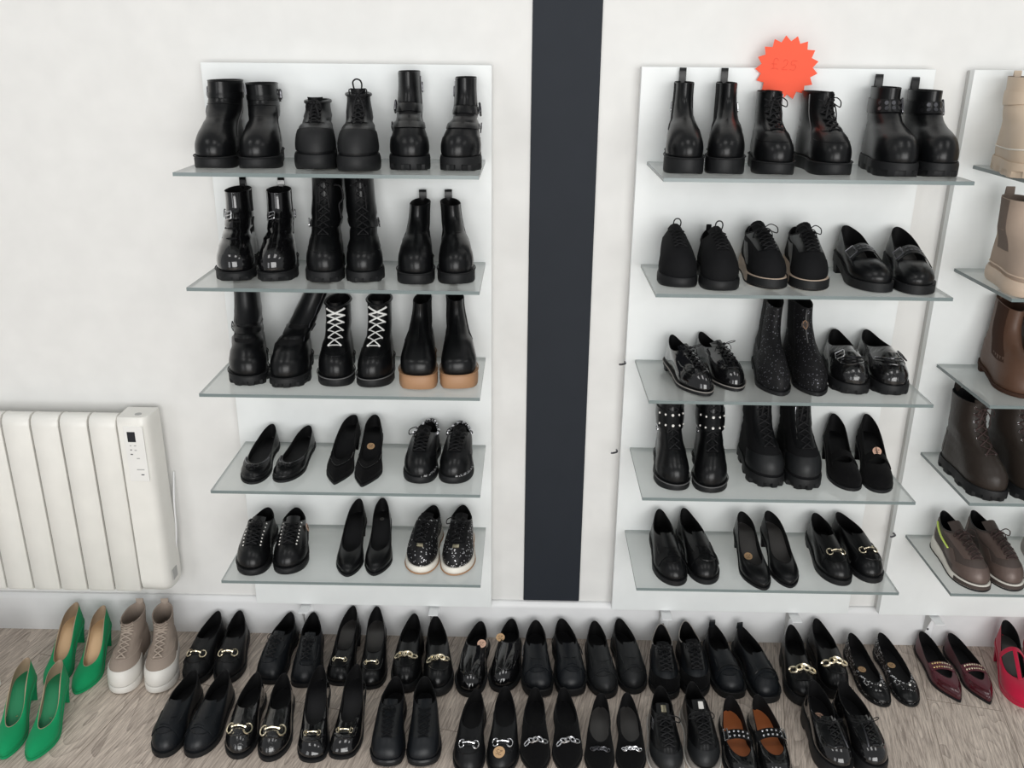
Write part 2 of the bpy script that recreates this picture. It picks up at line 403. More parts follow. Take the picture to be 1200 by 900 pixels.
    def make_sole(s, kind='flat', mat='rubber', off=.002, lug=0, t=.005, heel=.24, taper=.9, heel_mat=None, arch=0, spring=.005, toeguard=None, bulge=0.0, welt=None, band=None, notch=False, seam=True):
        N = 96; L = s.L
        if kind != 'flat': off = off*.6
        base = lambda y: s.ts+s.lift(y)
        if kind in ('platform', 'lug'):
            ks = [0, .12, .42, .46, .8, 1.0]
        else: ks = [0, .3, 1.0]
        G = []
        for k in ks:
            o = np.full(N, off)
            if kind == 'lug' and k <= .42: o = o-np.where((np.arange(N)//4) % 2 == 0, .0, lug)
            if kind in ('platform', 'lug'):
                o = o+bulge*math.sin(math.pi*min(k, 1))-(.0015 if k in (0, 1) else 0)
                if k == .46: o = o-.0
            P_, p = s.outline(N, o); y = P_[:, 1]
            top = base(y)+.002
            if kind in ('platform', 'lug'):
                bot = spring*np.clip((y/L-.78)/.22, 0, 1)**2+arch*smooth01((y/L-.27)/.04)*smooth01((.56-y/L)/.08)
            else: bot = top-.002-t
            G.append(np.stack([P_[:, 0], y-L/2, bot+(top-bot)*k], 1))
        G = np.array(G); m = MB(); m.grid(G, wrap_u=True, flip=False)
        for ring, fl in ((G[0], True), (G[-1], False)):
            F = [(i, i+1, N-i-1, N-i) for i in range(1, N//2-1)]+[(0, 1, N-1), (N//2-1, N//2, N//2+1)]
            m.add(ring, [f[::-1] if not fl else f for f in F])
        so = m.build('sole', mat, s.root, auto=35)
        pass
        if welt:
            P_, p = s.outline(64, off+.0008); y = P_[:, 1]
            MB().tube(np.stack([P_[:, 0], y-L/2, base(y)+.0022], 1), .0014, 5, closed=True, smooth=False).build('welt', welt, s.root)
        if toeguard:
            P_, p = s.outline(N, off+.0014+bulge*.7); y = P_[:, 1]; sl = slice(33, 64); top = base(y[sl])
            MB().grid(np.array([np.stack([P_[sl, 0], y[sl]-L/2, top*k+(spring if k < .5 else 0)], 1) for k in (.06, .3, .7, 1.06)])).build('toe_guard', toeguard, s.root)
        if band:                       # contrast foxing line around the sole
            P_, p = s.outline(64, off+.0012); y = P_[:, 1]
            MB().tube(np.stack([P_[:, 0], y-L/2, base(y)*.16+.001], 1), .0022, 5, closed=True, smooth=False).build('outsole_line', band, s.root)
        if kind == 'flat' and (s.hh > .003):
            hp = heel; k0 = [i for i in range(N) if (1-math.cos(i*2*math.pi/N))/2 <= hp]
            P_, p = s.outline(N, off-.0008)
            idx = [i for i in range(N) if p[i] <= hp]; idx = sorted(idx, key=lambda i: (i if i < N/2 else i-N))
            ring = P_[idx]; cy = .42*hp*L; cx = ring[:, 0].mean(); G = []
            for k in (0, .08, .3, .6, .85, 1):
                sc = taper+(1-taper)*k**1.3
                x = cx+(ring[:, 0]-cx)*sc; y = cy*.85+(ring[:, 1]-cy*.85)*sc
                zt = base(ring[:, 1])-t+.0005
                G.append(np.stack([x, y-L/2, zt*k], 1))
            G = np.array(G); m = MB(); n = len(idx)
            m.grid(G, wrap_u=True, flip=False); m.add(G[0], [list(range(n))[::-1]]); m.add(G[-1], [list(range(n))])
            m.build('heel', heel_mat or mat, s.root, auto=35)
    # ---------------- details
    def patch(s, name, u0, u1, v0, v1, off, mat, nu=10, nv=6, edge=True, label=None, tap=None):
        G = []
        for b in np.linspace(0, 1, nv):
            v = v0+(v1-v0)*b; k = 1 if tap is None else 1+(tap-1)*b
            um = (u0+u1)/2; us = um+(np.linspace(u0, u1, nu)-um)*k
            G.append(s.S(us, np.full(nu, v))+s.N(us, np.full(nu, v))*off)
        G = np.array(G); n_ = []
        if edge:
            E = G.copy(); inner = np.array([s.S(u0+(u1-u0)*np.linspace(0, 1, nu), np.full(nu, v0+(v1-v0)*b)) for b in np.linspace(0, 1, nv)])
            cen = (G-s_off(G, inner, off))
        m = MB(); m.grid(G)
        if edge:
            B = cen
            for A_, B_ in ((G[0], B[0]), (G[-1], B[-1]), (G[:, 0], B[:, 0]), (G[:, -1], B[:, -1])): m.grid(np.array([A_, B_]))
        o = m.build(name, mat, s.root, auto=50)
        if label: o['label'] = label
        return o
    def path(s, name, uv, r, mat, off=.0006, flat=1, label=None, n=5):
        u = np.array([a for a, b in uv]); v = np.array([b for a, b in uv]); p = s.S(u, v)+s.N(u, v)*off
        o = MB().tube(p, r, n, flat=flat).build(name, mat, s.root)
        if label: o['label'] = label
        return o
    def seam(s, u0, u1, v0, v1, vm=None, mat=None, r=.0009):     # symmetric seam over the front
        if len(s.rows) == 8 and u0 >= .2:        # moccasin apron: a U drawn on the vamp
            c = s.S(.5, .97)[0]; yt = s.L*.885-s.L/2; pts = []
            for t in np.linspace(-1, 1, 25):
                o, n_ = s.at_xy(c[0]+s.W*.66*np.sign(t)*abs(math.sin(t*math.pi/2))**.8, c[1]+(yt-c[1])*max(0, math.cos(t*math.pi/2))**.62); pts.append(o+n_*.0002)
            return MB().tube(pts, max(r, .0015), 5, smooth=True).build('apron_seam', mat or s.mat, s.root)
        n = 15; uv = []
        for k in np.linspace(-1, 1, n):
            uv.append((.5+(u1 if k > 0 else -u0)*abs(k)*1.0, v0+(v1-v0)*abs(k)**2.2))
        return s.path('seam', uv, r, mat or s.mat, off=.0003)
    def frame(s, x, v):
        u = s.ux(x, v); o = s.S(u, v)[0]; n = s.N(u, v)[0]
        tv = s.S(u, min(v+.03, 1))[0]-s.S(u, min(v+.03, 1)-.06)[0]; tv -= n*(tv@n); tv /= np.linalg.norm(tv); tx = np.cross(tv, n)
        return o, tx, tv, n
    def at_xy(s, x, y):                 # point and normal of the vamp straight below/above local (x, y)
        if not hasattr(s, 'fine'):
            uu, vv = np.meshgrid(np.linspace(.26, .74, 97), np.linspace(.22, 1, 79)); s.fuv = np.stack([uu.ravel(), vv.ravel()], 1)
            s.fine = s.S(s.fuv[:, 0], s.fuv[:, 1]); s.fn = s.N(s.fuv[:, 0], s.fuv[:, 1])
        i = np.argmin((s.fine[:, 0]-x)**2+(s.fine[:, 1]-y)**2+1e-3*(s.fn[:, 2] < 0)); return s.fine[i], s.fn[i]
    def fr_xy(s, x, y):
        o, n = s.at_xy(x, y); n = n+np.array([0, 0, .25]); n /= np.linalg.norm(n)
        tv = np.array([0, -1., 0]); tv -= n*(tv@n); tv /= np.linalg.norm(tv); tx = np.cross(n, tv); tx *= np.sign(tx[0]) or 1
        return o, tx, tv, n
    def saddle(s, v, wd=.022, half=.036, off=.0026, mat=None, name='saddle_band'):
        c = s.S(.5, v)[0]; G = []
        for k, h in ((0, 0), (0, 1), (.5, 1.15), (1, 1), (1, 0)):
            row = []
            for x in np.linspace(-half, half, 15):
                o, n = s.at_xy(c[0]+x, c[1]+(k-.5)*wd+.10*x*x/half); row.append(o+n*(off*h-.0004))
            G.append(row)
        MB().grid(np.array(G)).build(name, mat or s.mat, s.root, auto=60)
    def ring(s, m, o, a, b, ra, rb, r, n=14, arc=1.0, st=0):
        K = n; pts = [o+a*ra*math.cos(st+2*math.pi*arc*i/K)+b*rb*math.sin(st+2*math.pi*arc*i/K) for i in range(K if arc == 1 else K+1)]
        m.tube(pts, r, 5, closed=(arc == 1), smooth=False)
    def bit(s, v, mat='gold', sc=1.0, style='bit'):
        m = MB(); w_ = .0155*sc; c0 = s.S(.5, v)[0]
        for sgn in (-1, 1):
            o, tx, tv, n = s.fr_xy(c0[0]+sgn*w_, c0[1])
            if style == 'H':
                m.tube([o+n*.003-tv*.010*sc, o+n*.0035, o+n*.003+tv*.010*sc], .0022*sc, 6)
                s.ring(m, o+n*.003+tx*sgn*.003*sc, tx, tv, .005*sc, .008*sc, .0012*sc)
            else: s.ring(m, o+n*.003, tx, tv, .0075*sc, .0105*sc, .0017*sc, arc=.80, st=(math.radians(-144) if sgn > 0 else math.radians(36)))
        ps = []
        for x in np.linspace(-w_*.75, w_*.75, 5):
            o, tx, tv, n = s.fr_xy(c0[0]+x, c0[1]); ps.append(o+n*(.0045+.001*math.cos(x/w_*1.5)))
        m.tube(ps, [.0026*sc, .0016*sc, .0016*sc, .0024*sc, .0016*sc, .0016*sc, .0026*sc], 6)
        m.build('horsebit', mat, s.root)
    def chain(s, v, mat='gold', w_=.024, n=5, big=.0075, tilt=0.0):
        m = MB(); c0 = s.S(.5, v)[0]; w_ = w_*.86
        for i, x in enumerate(np.linspace(-w_, w_, n)):
            o, tx, tv, nn = s.fr_xy(c0[0]+x, c0[1]-tilt*x*.25)
            a = math.radians(28 if i % 2 else -28); A = tx*math.cos(a)+tv*math.sin(a); B = tv*math.cos(a)-tx*math.sin(a)
            if i % 2: B = B*.8+nn*.4
            s.ring(m, o+nn*(.004), A, B, big*1.15, big*.72, big*.31, n=12)
        m.build('chain', mat, s.root)
    def buckle(s, u, v, sx, sy, mat='gunmetal', off=.004, r=.0014, tiltn=0):
        o = s.S(u, v)[0]; n = s.N(u, v)[0]; tv = s.S(u, min(v+.03, 1))[0]-s.S(u, min(v+.03, 1)-.06)[0]; tv -= n*(tv@n); tv /= np.linalg.norm(tv); tx = np.cross(tv, n)
        o = o+n*off; m = MB(); c = [(-sx, -sy), (sx, -sy), (sx, sy), (-sx, sy)]
        pts = []
        for i in range(4):
            a = np.array(c[i]); b = np.array(c[(i+1) % 4]); 
            for k in (.12, .5, .88): q = a+(b-a)*k; pts.append(o+tx*q[0]+tv*q[1])
        m.tube(pts, r, 6, closed=True); m.tube([o-tx*sx, o+n*.001, o+tx*sx], r*.7, 5); m.build('buckle', mat, s.root)
    def tabs(s, h=.028, w_=.010, mat=None, th=.0022, back=True, u=0.0):
        o = s.S(u, 1.0)[0]; n = s.N(u, .97)[0]; t = np.array([1, 0, 0.]) if back else np.array([0, 1., 0]); up = np.array([0, 0, 1.])
        if not back: n = np.array([np.sign(o[0]-s.G[-1][:, 0].mean()), 0, 0])
        pts = []
        for k in np.linspace(0, 1, 9):
            a = math.pi*k; pts.append(o+n*(.0035*math.cos(a)-.001)+up*(h*math.sin(a)**.6-.012*(1-math.sin(a))))
        m = MB(); G = np.array([[p-t*w_/1, p+t*w_/1] for p in pts]); c = G.mean(axis=(0, 1))
        m.grid(G); G2 = G-0.0; G2 = np.array([[p-(t*w_)+ (np.array(p)-c)*-.22, p+(t*w_)+(np.array(p)-c)*-.22] for p in pts]); m.grid(G2, flip=True)
        m.grid(np.array([G[:, 0], G2[:, 0]])); m.grid(np.array([G[:, 1], G2[:, 1]]))
        m.build('pull_tab', mat or s.mat, s.root, auto=50)
    def gore(s, v0, v1, d=.055, mat='elastic', both=True, uc=.24):
        for c in ((uc, 1-uc) if both else (uc,)):
            s.patch('elastic_gore', c-d, c+d, v0, v1, .0007, mat, nu=7, nv=9, tap=1.25)
    def facing(s, v0, v1, w0, w1, wd=.016, mat=None, off=.0016):
        for sg in (-1, 1):
            G = []
            for b in np.linspace(0, 1, 10):
                v = v0+(v1-v0)*b; w_ = w0+(w1-w0)*b; row = []
                for k in np.linspace(0, 1, 5):
                    u = s.ux(sg*(w_+wd*k), v); row.append(s.S(u, v)[0]+s.N(u, v)[0]*off*(1 if 0 < k < 1 else .35))
                row.insert(0, s.S(s.ux(sg*w_, v), v)[0]-s.N(s.ux(sg*w_, v), v)[0]*.0005)
                G.append(row)
            MB().grid(np.array(G)).build('lace_facing', mat or s.mat, s.root, auto=60)
    def tongue(s, v0, v1, w_=.014, mat=None, curl=.004):
        G = []
        for b in np.linspace(0, 1, 9):
            v = v0+(v1-v0)*b; row = []
            for k in np.linspace(-1, 1, 6):
                vv = min(v, 1); u = s.ux(k*w_*(.8+.3*b), vv); p = s.S(u, v)[0]; n = s.N(u, vv)[0]
                row.append(p+n*(.0004+curl*max(0, v-.93)*4)-n*.004*k*k*b)
            G.append(row)
        m = MB(); G = np.array(G); m.grid(G); m.grid(G-np.array([0, .003, 0])); m.build('tongue', mat or s.mat, s.root)
    def laces(s, v0, v1, w0, w1, n=6, mat='lace_black', r=.0016, bow=True, loop=.030, tail=.045, off=.003, cross=True, eye=None, flat=.6, droop=1.0, side=0):
        m = MB(); vs = np.linspace(v0, v1, n); Pt = {}
        for i, v in enumerate(vs):
            w_ = w0+(w1-w0)*i/(n-1)
            for sg in (-1, 1):
                u = s.ux(sg*w_, v); nn = s.N(u, v)[0]; Pt[i, sg] = (s.S(u, v)[0]+nn*off, nn)
        m.tube([Pt[0, -1][0], (Pt[0, -1][0]+Pt[0, 1][0])/2+Pt[0, 1][1]*.001, Pt[0, 1][0]], r, 6, flat=flat)
        for i in range(n-1):
            for sg in (-1, 1):
                a, na = Pt[i, sg]; b, nb = Pt[i+1, -sg]
                mid = (a+b)/2; cm = s.S(.5, (vs[i]+vs[i+1])/2)[0]; nn = s.N(.5, (vs[i]+vs[i+1])/2)[0]
                d = max(0, (cm-mid)@nn)+off+(.0012 if sg > 0 else 0)
                m.tube([a-na*.002, a+na*.001, mid+nn*d, b+nb*.0005, b-nb*.003], r, 6, flat=flat)
        if bow:
            c = (Pt[n-1, 1][0]+Pt[n-1, -1][0])/2; nn = s.N(.5, vs[-1])[0]; c = s.S(.5, vs[-1])[0]+nn*(off+.004)
            X = np.array([1., 0, 0]); Zv = np.array([0, 0, 1.]); Fv = nn*1.0; Fv[2] *= .5
            for sg in (-1, 1):
                rj = random.uniform(.8, 1.15); l = loop*rj*(1+.35*side*sg)
                m.tube([c, c+X*sg*l*.45+Fv*.010+Zv*.006*droop, c+X*sg*l*.95+Fv*.012-Zv*.002*droop, c+X*sg*l*1.0+Fv*.010-Zv*.014*droop,
                        c+X*sg*l*.55+Fv*.010-Zv*.010*droop, c+Fv*.003], r, 6, flat=flat)
                tl = tail*random.uniform(.8, 1.2)
                m.tube([c, c+X*sg*l*.35+Fv*.010-Zv*tl*.15, c+X*sg*l*.62+Fv*.014-Zv*tl*.55, c+X*sg*l*.70+Fv*.012-Zv*tl], r*.95, 6, flat=flat)
            m.ball(c+Fv*.003, .0042, nu=8, nv=5)
        m.build('laces', mat, s.root, auto=60)
        if eye:
            for (i, sg), (p, nn) in Pt.items():
                e = MB(); e.disc(p-nn*(off-.0008), nn, .0028, .0012, 10); e.build('eyelet', eye, s.root)
    def strap(s, v0, v1, u0=0.0, u1=1.0, off=.002, mat=None, name='strap', nu=None):
        full = (u1-u0) >= .999; nu = nu or max(8, int(56*(u1-u0))); us = np.linspace(u0, u1, nu); G = []
        for v, o in ((v0, .0), (v0, off), ((v0+v1)/2, off*1.25), (v1, off), (v1, .0)):
            G.append(s.S(us, np.full(nu, v))+s.N(us, np.full(nu, v))*o)
        m = MB(); m.grid(np.array(G)); 
        o = m.build(name, mat or s.mat, s.root, auto=50); return o
    def bridge(s, y, h, wv, mat=None, name='strap', w_=.020, rise=.006, drop=.012, rot=0.0, vtop=.93):
        # strap bridging the opening: from left topline to right topline at length fraction y
        us = np.linspace(.02, .48, 60); t1 = s.S(us, np.full(60, vtop)); iy = np.argmin(abs(t1[:, 1]+s.L/2-y*s.L)); uA = us[iy]
        t2 = s.S(1-us, np.full(60, vtop)); iy2 = np.argmin(abs(t2[:, 1]+s.L/2-(y+rot)*s.L)); uB = 1-us[iy2]
        A, B = t1[iy], t2[iy2]; rows = []
        for k in np.linspace(0, 1, 15):
            a = k*2-1; P_ = A*(1-k)+B*k+np.array([0, 0, 1.])*(rise+h)*(1-abs(a)**2.2)
            e = max(0, abs(a)-.8)/.2; P_ = P_+np.array([0, 0, -drop*e*0]); P_ = P_+np.array([np.sign(A[0]-B[0])*(-a)*.0025, 0, 0]); rows.append(P_)
        rows = np.array(rows); d = np.array([0, 1., -.25]); d /= np.linalg.norm(d)
        E = [s.S(uA, max(0, vtop-.22))[0]+s.N(uA, vtop-.22)[0]*.002]; F_ = [s.S(uB, max(0, vtop-.22))[0]+s.N(uB, vtop-.22)[0]*.002]
        rows = np.concatenate([E, rows, F_]); tan = np.gradient(rows, axis=0); nn = np.cross(tan, d); nn /= np.linalg.norm(nn, axis=1)[:, None]; nn *= np.sign(nn[len(nn)//2][2])
        G = np.array([rows-d*w_/2-nn*.001, rows-d*w_/2+nn*.001, rows+nn*.0018, rows+d*w_/2+nn*.001, rows+d*w_/2-nn*.001, rows-nn*.001])
        G = np.concatenate([G, G[:1]]); MB().grid(G).build(name, mat or s.mat, s.root, auto=50)
        s.br = (rows, d, nn)
    def on_bridge(s, k, lat=0.0):
        rows, d, nn = s.br; t = 1+k*(len(rows)-3); i = int(t); f = t-i
        return rows[i]*(1-f)+rows[min(i+1, len(rows)-1)]*f+d*lat+nn[i]*.0018, nn[i], d
    def sticker(s, o, n, r=.010, mat='kraft_paper', string=None):
        o = np.array(o, float); n = np.array(n, float); n /= np.linalg.norm(n)
        st = MB().disc(o, n, r, .0008, 22).build('price_sticker', mat, s.root, smooth=False)
        a = np.cross(n, (0, 0, 1)); a /= np.linalg.norm(a)+1e-9; b = np.cross(n, a); c = o+n*.0011
        m = MB()                                   # inked squiggle of the handwritten price
        for q in ([(-.5, .3), (-.1, .45), (-.15, 0), (-.5, -.35), (-.05, -.3)], [(.5, .4), (.12, .4), (.15, .1), (.45, 0), (.35, -.35), (.05, -.3)]):
            m.tube([c+a*x*r+b*y*r for x, y in q], .0004, 4)
        i = m.build('ink_mark', 'ink', s.root); i.parent = st
        return st
    def insole_sticker(s, f, x=0.0, r=.010, mat='kraft_paper'):
        i = int(f*(len(s.bed)-1)); p = s.bed[i, 2]+np.array([x, 0, .0015]); q = s.bed[min(i+1, len(s.bed)-1), 2]-s.bed[max(i-1, 0), 2]
        n = np.cross(np.array([1., 0, 0]), q); n *= np.sign(n[2]); s.sticker(p, n, r, mat)
    def surf_sticker(s, u, v, r=.010, mat='kraft_paper', off=.0012):
        s.sticker(s.S(u, v)[0]+s.N(u, v)[0]*off, s.N(u, v)[0], r, mat)
    def stud(s, p, n, r=.0025, mat='pearl', sz=.6, name='stud'):
        MB().ball(p, r, sz, 8, 5, n=n).build(name, mat, s.root)
    def bow(s, v, mat=None, sc=1.0):
        o, tx, tv, n = s.frame(0, v); m = MB()
        for sg in (-1, 1):
            pts = [o+n*.003, o+tx*sg*.010*sc+tv*.004*sc+n*.006, o+tx*sg*.019*sc+tv*.003*sc+n*.004, o+tx*sg*.017*sc-tv*.005*sc+n*.004, o+n*.004-tv*.001]
            m.tube(pts, .0028*sc, 6, flat=.6)
            m.tube([o+n*.003, o+tx*sg*.007*sc-tv*.006*sc+n*.004, o+tx*sg*.012*sc-tv*.015*sc+n*.003], .0018*sc, 6, flat=.5)
        m.ball(o+n*.005, .0042*sc); m.build('bow', mat or s.mat, s.root)
    def zipper(s, u, v0, v1, mat='thread_grey'):
        s.path('zipper', [(u, v) for v in np.linspace(v0, v1, 10)], .0014, mat, off=.0008, flat=1)
        p = s.S(u, v1)[0]+s.N(u, v1)[0]*.002
        MB().tube([p, p+np.array([0, 0, -.012]), p+np.array([0, 0, -.020])], .0016, 5, flat=.5).build('zip_pull', 'gunmetal', s.root)
def s_off(G, inner, off):
    # vector from the patch surface back down to (slightly under) the shoe
    n = np.cross(np.gradient(G, axis=1), np.gradient(G, axis=0)); n /= np.linalg.norm(n, axis=2)[:, :, None]+1e-12
    mid = G.reshape(-1, 3).mean(0); sg = 1
    d = G-inner; flip = np.sign(np.sum(n*d)) or 1
    return n*flip*(abs(off)+.0004)

# ------------------------------------------------------------------ the room
random.seed(4)
struct(MB().box(-3.4, 3.4, -4.2, 0.0, -.06, 0).build('floor', 'laminate', smooth=False))
struct(MB().box(-3.4, 3.4, 0, .12, -.06, 3.0).build('wall_back', 'wall_paint', smooth=False))
bb = MB(); prof = [(-.001, 0), (-.016, 0), (-.016, .104), (-.013, .114), (-.007, .122), (-.001, .123)]
bb.grid(np.array([[(-3.4, y, z), (3.4, y, z)] for y, z in prof])); struct(bb.build('baseboard_back', 'baseboard', auto=25))
struct(bevel(MB().box(.0055, .1695, -.006, -.0005, .126, 2.9).build('trim_1', 'slate', smooth=False), .001, 1))

# ------------------------------------------------------------------ display boards, glass shelves, brackets
def board(x0, x1, label):
    r = bpy.data.objects.new('display_board', None); COL.objects.link(r); r.location = ((x0+x1)/2, -.0225, .125)
    tag(r, label, 'display board', 'white display boards on the wall')
    c = (x0+x1)/2; h = 1.495
    o = MB().box(x0-c, x1-c, -.0225, .0005, 0, h).build('face_panel', 'shelf_board', r, smooth=False); bevel(o, .0012, 2)
    o = MB().box(x0-c+.003, x1-c-.003, .0005, .0215, .003, h-.003).build('frame', 'board_edge', r, smooth=False)
    return r
BX = ((-.776, -.088), (.263, .948), (1.037, 1.722))
for (a, b), t in zip(BX, ('white display board left of the dark vertical strip', 'white display board right of the dark strip, under the sale starburst',
                          'white display board cut off by the right edge of the photo')): board(a, b, t)
ZS = (1.403, 1.150, .896, .644, .390); WH = ('top', 'second', 'third', 'fourth', 'bottom')
SX = ((-.760, -.104), (.288, .944), (1.073, 1.730)); BN = ('left', 'middle', 'right')
for (a, b), bn in zip(SX, BN):
    for z, wz in zip(ZS, WH):
        r = bpy.data.objects.new('glass_shelf', None); COL.objects.link(r); r.location = ((a+b)/2, -.045, z)
        tag(r, f'{wz} clear glass shelf on the {bn} white display board', 'shelf', 'glass shelves on the display boards')
        hw = (b-a)/2
        m = MB(); X0, X1, Y0, Y1, Z0, Z1 = -hw, hw, -.292, -.0005, -.008, 0
        m.add([(X0, Y0, Z1), (X1, Y0, Z1), (X1, Y1, Z1), (X0, Y1, Z1)], [(0, 1, 2, 3)], 0)
        m.add([(X0, Y0, Z0), (X1, Y0, Z0), (X1, Y1, Z0), (X0, Y1, Z0)], [(3, 2, 1, 0)], 2)
        for p, q in (((X0, Y0), (X1, Y0)), ((X1, Y0), (X1, Y1)), ((X1, Y1), (X0, Y1)), ((X0, Y1), (X0, Y0))):
            m.add([(*p, Z0), (*q, Z0), (*q, Z1), (*p, Z1)], [(0, 1, 2, 3)], 1)
        m.build('glass_pane', ['shelf_glass', 'glass_edge', 'shelf_glass_under'], r, smooth=False)
        MB().box(-hw+.02, hw-.02, -.010, -.0006, -.0125, -.0085).build('support_rail', 'white_plastic', r, smooth=False)
for n_, (x, y) in enumerate(((-.632, 0), (-.255, 0), (.420, 0), (.792, 0), (1.200, 0))):
    r = bpy.data.objects.new('wall_bracket', None); COL.objects.link(r); r.location = (x, -.0165, .03)
    tag(r, ('white metal bracket under the left display board, %s one' % ('outer', 'inner')[n_]) if n_ < 2 else
        ('white metal bracket under the middle display board, %s one' % ('left', 'right')[n_-2]) if n_ < 4 else 'white metal bracket under the right-hand display board',
        'bracket', 'metal brackets holding up the boards')
    sg = -1 if x < 0 else 1
    bevel(MB().box(-.014, .014, -.0022, 0, 0, .092).build('back_plate', 'clear_white', r, smooth=False), .0006, 1)
    bevel(MB().box(-.014, .014, -.068, -.0022, .0885, .0908).build('top_plate', 'clear_white', r, smooth=False), .0006, 1)
    MB().add([(-.014, -.0022, .0), (-.014, -.0022, .0885), (-.014, -.04, .0885), (-.0128, -.0022, .0), (-.0128, -.0022, .0885), (-.0128, -.04, .0885)],
             [(0, 1, 2), (5, 4, 3), (0, 2, 5, 3), (1, 4, 5, 2), (0, 3, 4, 1)]).build('gusset', 'board_edge', r, smooth=False)
    for z in (.03, .062): MB().disc((0, -.0022, z), (0, -1, 0), .0032, .0012, 12).build('screw', 'screw', r)
for x, z, t in ((.253, .887, 'third'), (.244, .634, 'fourth'), (1.03, .392, 'bottom')):
    b_ = 'middle' if x < 1 else 'right'
    o = MB().tube([(0, .0105, 0), (0, -.002, 0), (-.012, -.010, .0), (-.017, -.010, .0005)], .0026, 8).build('shelf_pin', 'screw')
    o.location = (x+.008, -.056, z+.002); tag(o, f'small dark metal pin at the left end of the {b_} board, {t} shelf', 'pin', 'dark pins beside the shelves')

# ------------------------------------------------------------------ sale starburst
t = bpy.data.objects.new('sale_starburst', None); COL.objects.link(t); t.location = (.5965, -.060, 1.620); t.rotation_euler = (0, math.radians(4), math.radians(-6))
tag(t, 'orange-red card starburst with a faint handwritten price above the black boots', 'price sign')
K = 17; pts = []
for i in range(2*K):
    a = 2*math.pi*i/(2*K)+.1; rr = .0715 if i % 2 else .0585; pts.append((rr*math.cos(a), 0, rr*math.sin(a)))
m = MB(); v = [(x, -.0008, z) for x, y, z in pts]+[(x, .0008, z) for x, y, z in pts]+[(0, -.0008, 0), (0, .0008, 0)]; n = 2*K
m.add(v, [(i, (i+1) % n, 2*n) for i in range(n)]+[(n+(i+1) % n, n+i, 2*n+1) for i in range(n)]+[(i, n+i, n+(i+1) % n, (i+1) % n) for i in range(n)])
m.build('card', 'starburst', t, smooth=False)
m = MB()
for st in ([(-.021, .012), (-.025, .0165), (-.031, .014), (-.031, .006), (-.030, -.003), (-.035, -.007), (-.026, -.005), (-.019, -.007)], [(-.036, .004), (-.024, .004)],
           [(-.010, .010), (-.006, .015), (.0, .012), (-.002, .003), (-.011, -.006), (.002, -.006)],
           [(.021, .014), (.010, .014), (.009, .005), (.017, .006), (.020, .0), (.016, -.006), (.007, -.005)]):
    m.tube([(x, -.0012, z+.003) for x, z in st], .0006, 5)
m.build('price_mark', 'starburst_ink', t)
o = MB().tube([(0, .0008, -.02), (0, .012, -.02)], .003, 8).build('adhesive_pad', 'white_plastic', t)

# ------------------------------------------------------------------ radiator
rad = bpy.data.objects.new('electric_radiator', None); COL.objects.link(rad); rad.location = (-1.08, -.03, .2)
tag(rad, 'white ribbed electric wall radiator with a small control panel', 'radiator')
H_ = .535; F0 = -.082
def section(x0, x1):
    y = [F0, F0-.0, F0]; m = MB(); g = .0028
    prof = [(F0+.006, .000), (F0, .008), (F0, H_-.03), (F0+.004, H_-.012), (F0+.014, H_-.002), (F0+.030, H_), (F0+.048, H_-.004), (F0+.055, H_-.012), (F0+.055, .0), (F0+.006, .0)]
    def strip(xa, dy): return [(xa, p[0]+dy, p[1]) for p in prof]
    cols = [strip(x0+g, .004), strip(x0+g+.0035, 0), strip(x1-g-.0035, 0), strip(x1-g, .004)]
    m.grid(np.array(cols)); m.add(cols[0], [list(range(len(prof)))]); m.add(cols[3], [list(range(len(prof)))[::-1]])
    return m.build('rib', 'radiator_white', rad, auto=50)
xs = [0.0015-.0772*i for i in range(10)]
for i in range(9): section(xs[i+1], xs[i])
MB().box(-.70, .07, F0+.012, F0+.052, .01, H_-.03).build('core', 'radiator_gap', rad, smooth=False)
# control module with rounded right flank
pr = []
for a in np.linspace(0, 90, 7): pr.append((.060+.026*math.sin(math.radians(a)), F0+.026-.026*math.cos(math.radians(a))))
pr = [(.0035, F0+.003), (.006, F0)]+pr+[(.090, F0+.060), (.088, -.002), (.0035, -.002)]
G = []
for z, k, dx in ((0, .0, 0), (.004, .35, 0), (.018, .8, 0), (.04, 1, 0), (H_-.022, 1, 0), (H_-.008, .9, .0), (H_, .62, 0)):
    G.append([(x if x < .01 else .045+(x-.045)*(.86+.14*k), y*(.80+.20*k) if y < -.01 else y, z) for x, y in pr])
G = np.array(G); m = MB(); m.grid(G, wrap_u=True, flip=True); m.add(G[0], [list(range(len(pr)))]); m.add(G[-1], [list(range(len(pr)))[::-1]])
m.build('control_module', 'radiator_white', rad, auto=45)
r2_ = bevel(MB().box(.020, .072, F0-.0022, F0+.001, .352, .512).build('control_panel', 'panel_face', rad, smooth=False), .001, 2)
sc_ = MB().box(.029, .050, F0-.003, F0-.0020, .468, .497).build('screen', 'display_black', rad, smooth=False); sc_.parent = r2_
for i, (x, z, w_) in enumerate(((.034, .457, .004), (.034, .445, .004), (.034, .432, .006), (.046, .457, .006), (.046, .444, .006), (.046, .420, .008), (.048, .387, .020), (.052, .372, .008))):
    b_ = MB().box(x-w_/2+(.004 if i > 4 else 0), x+w_/2+(.004 if i > 4 else 0), F0-.0027, F0-.0020, z-.0014, z+.0014).build('button' if i < 6 else 'printed_mark', 'icon_grey' if i not in (1, 2, 7) else 'screw', rad, smooth=False); b_.parent = r2_
MB().disc((.052, F0+.030, H_-.001), (0, 0, 1), .009, .002, 16).build('vent_cap', 'icon_grey', rad)
m = MB(); m.box(.0880, .0893, -.060, -.030, .028, .060); m.build('rating_label', 'icon_grey', rad, smooth=False)
MB().tube([(.080, -.01, .06), (.094, -.012, .16), (.096, -.005, .25), (.094, .024, .33)], .0024, 6).build('power_cable', 'white_plastic', rad)
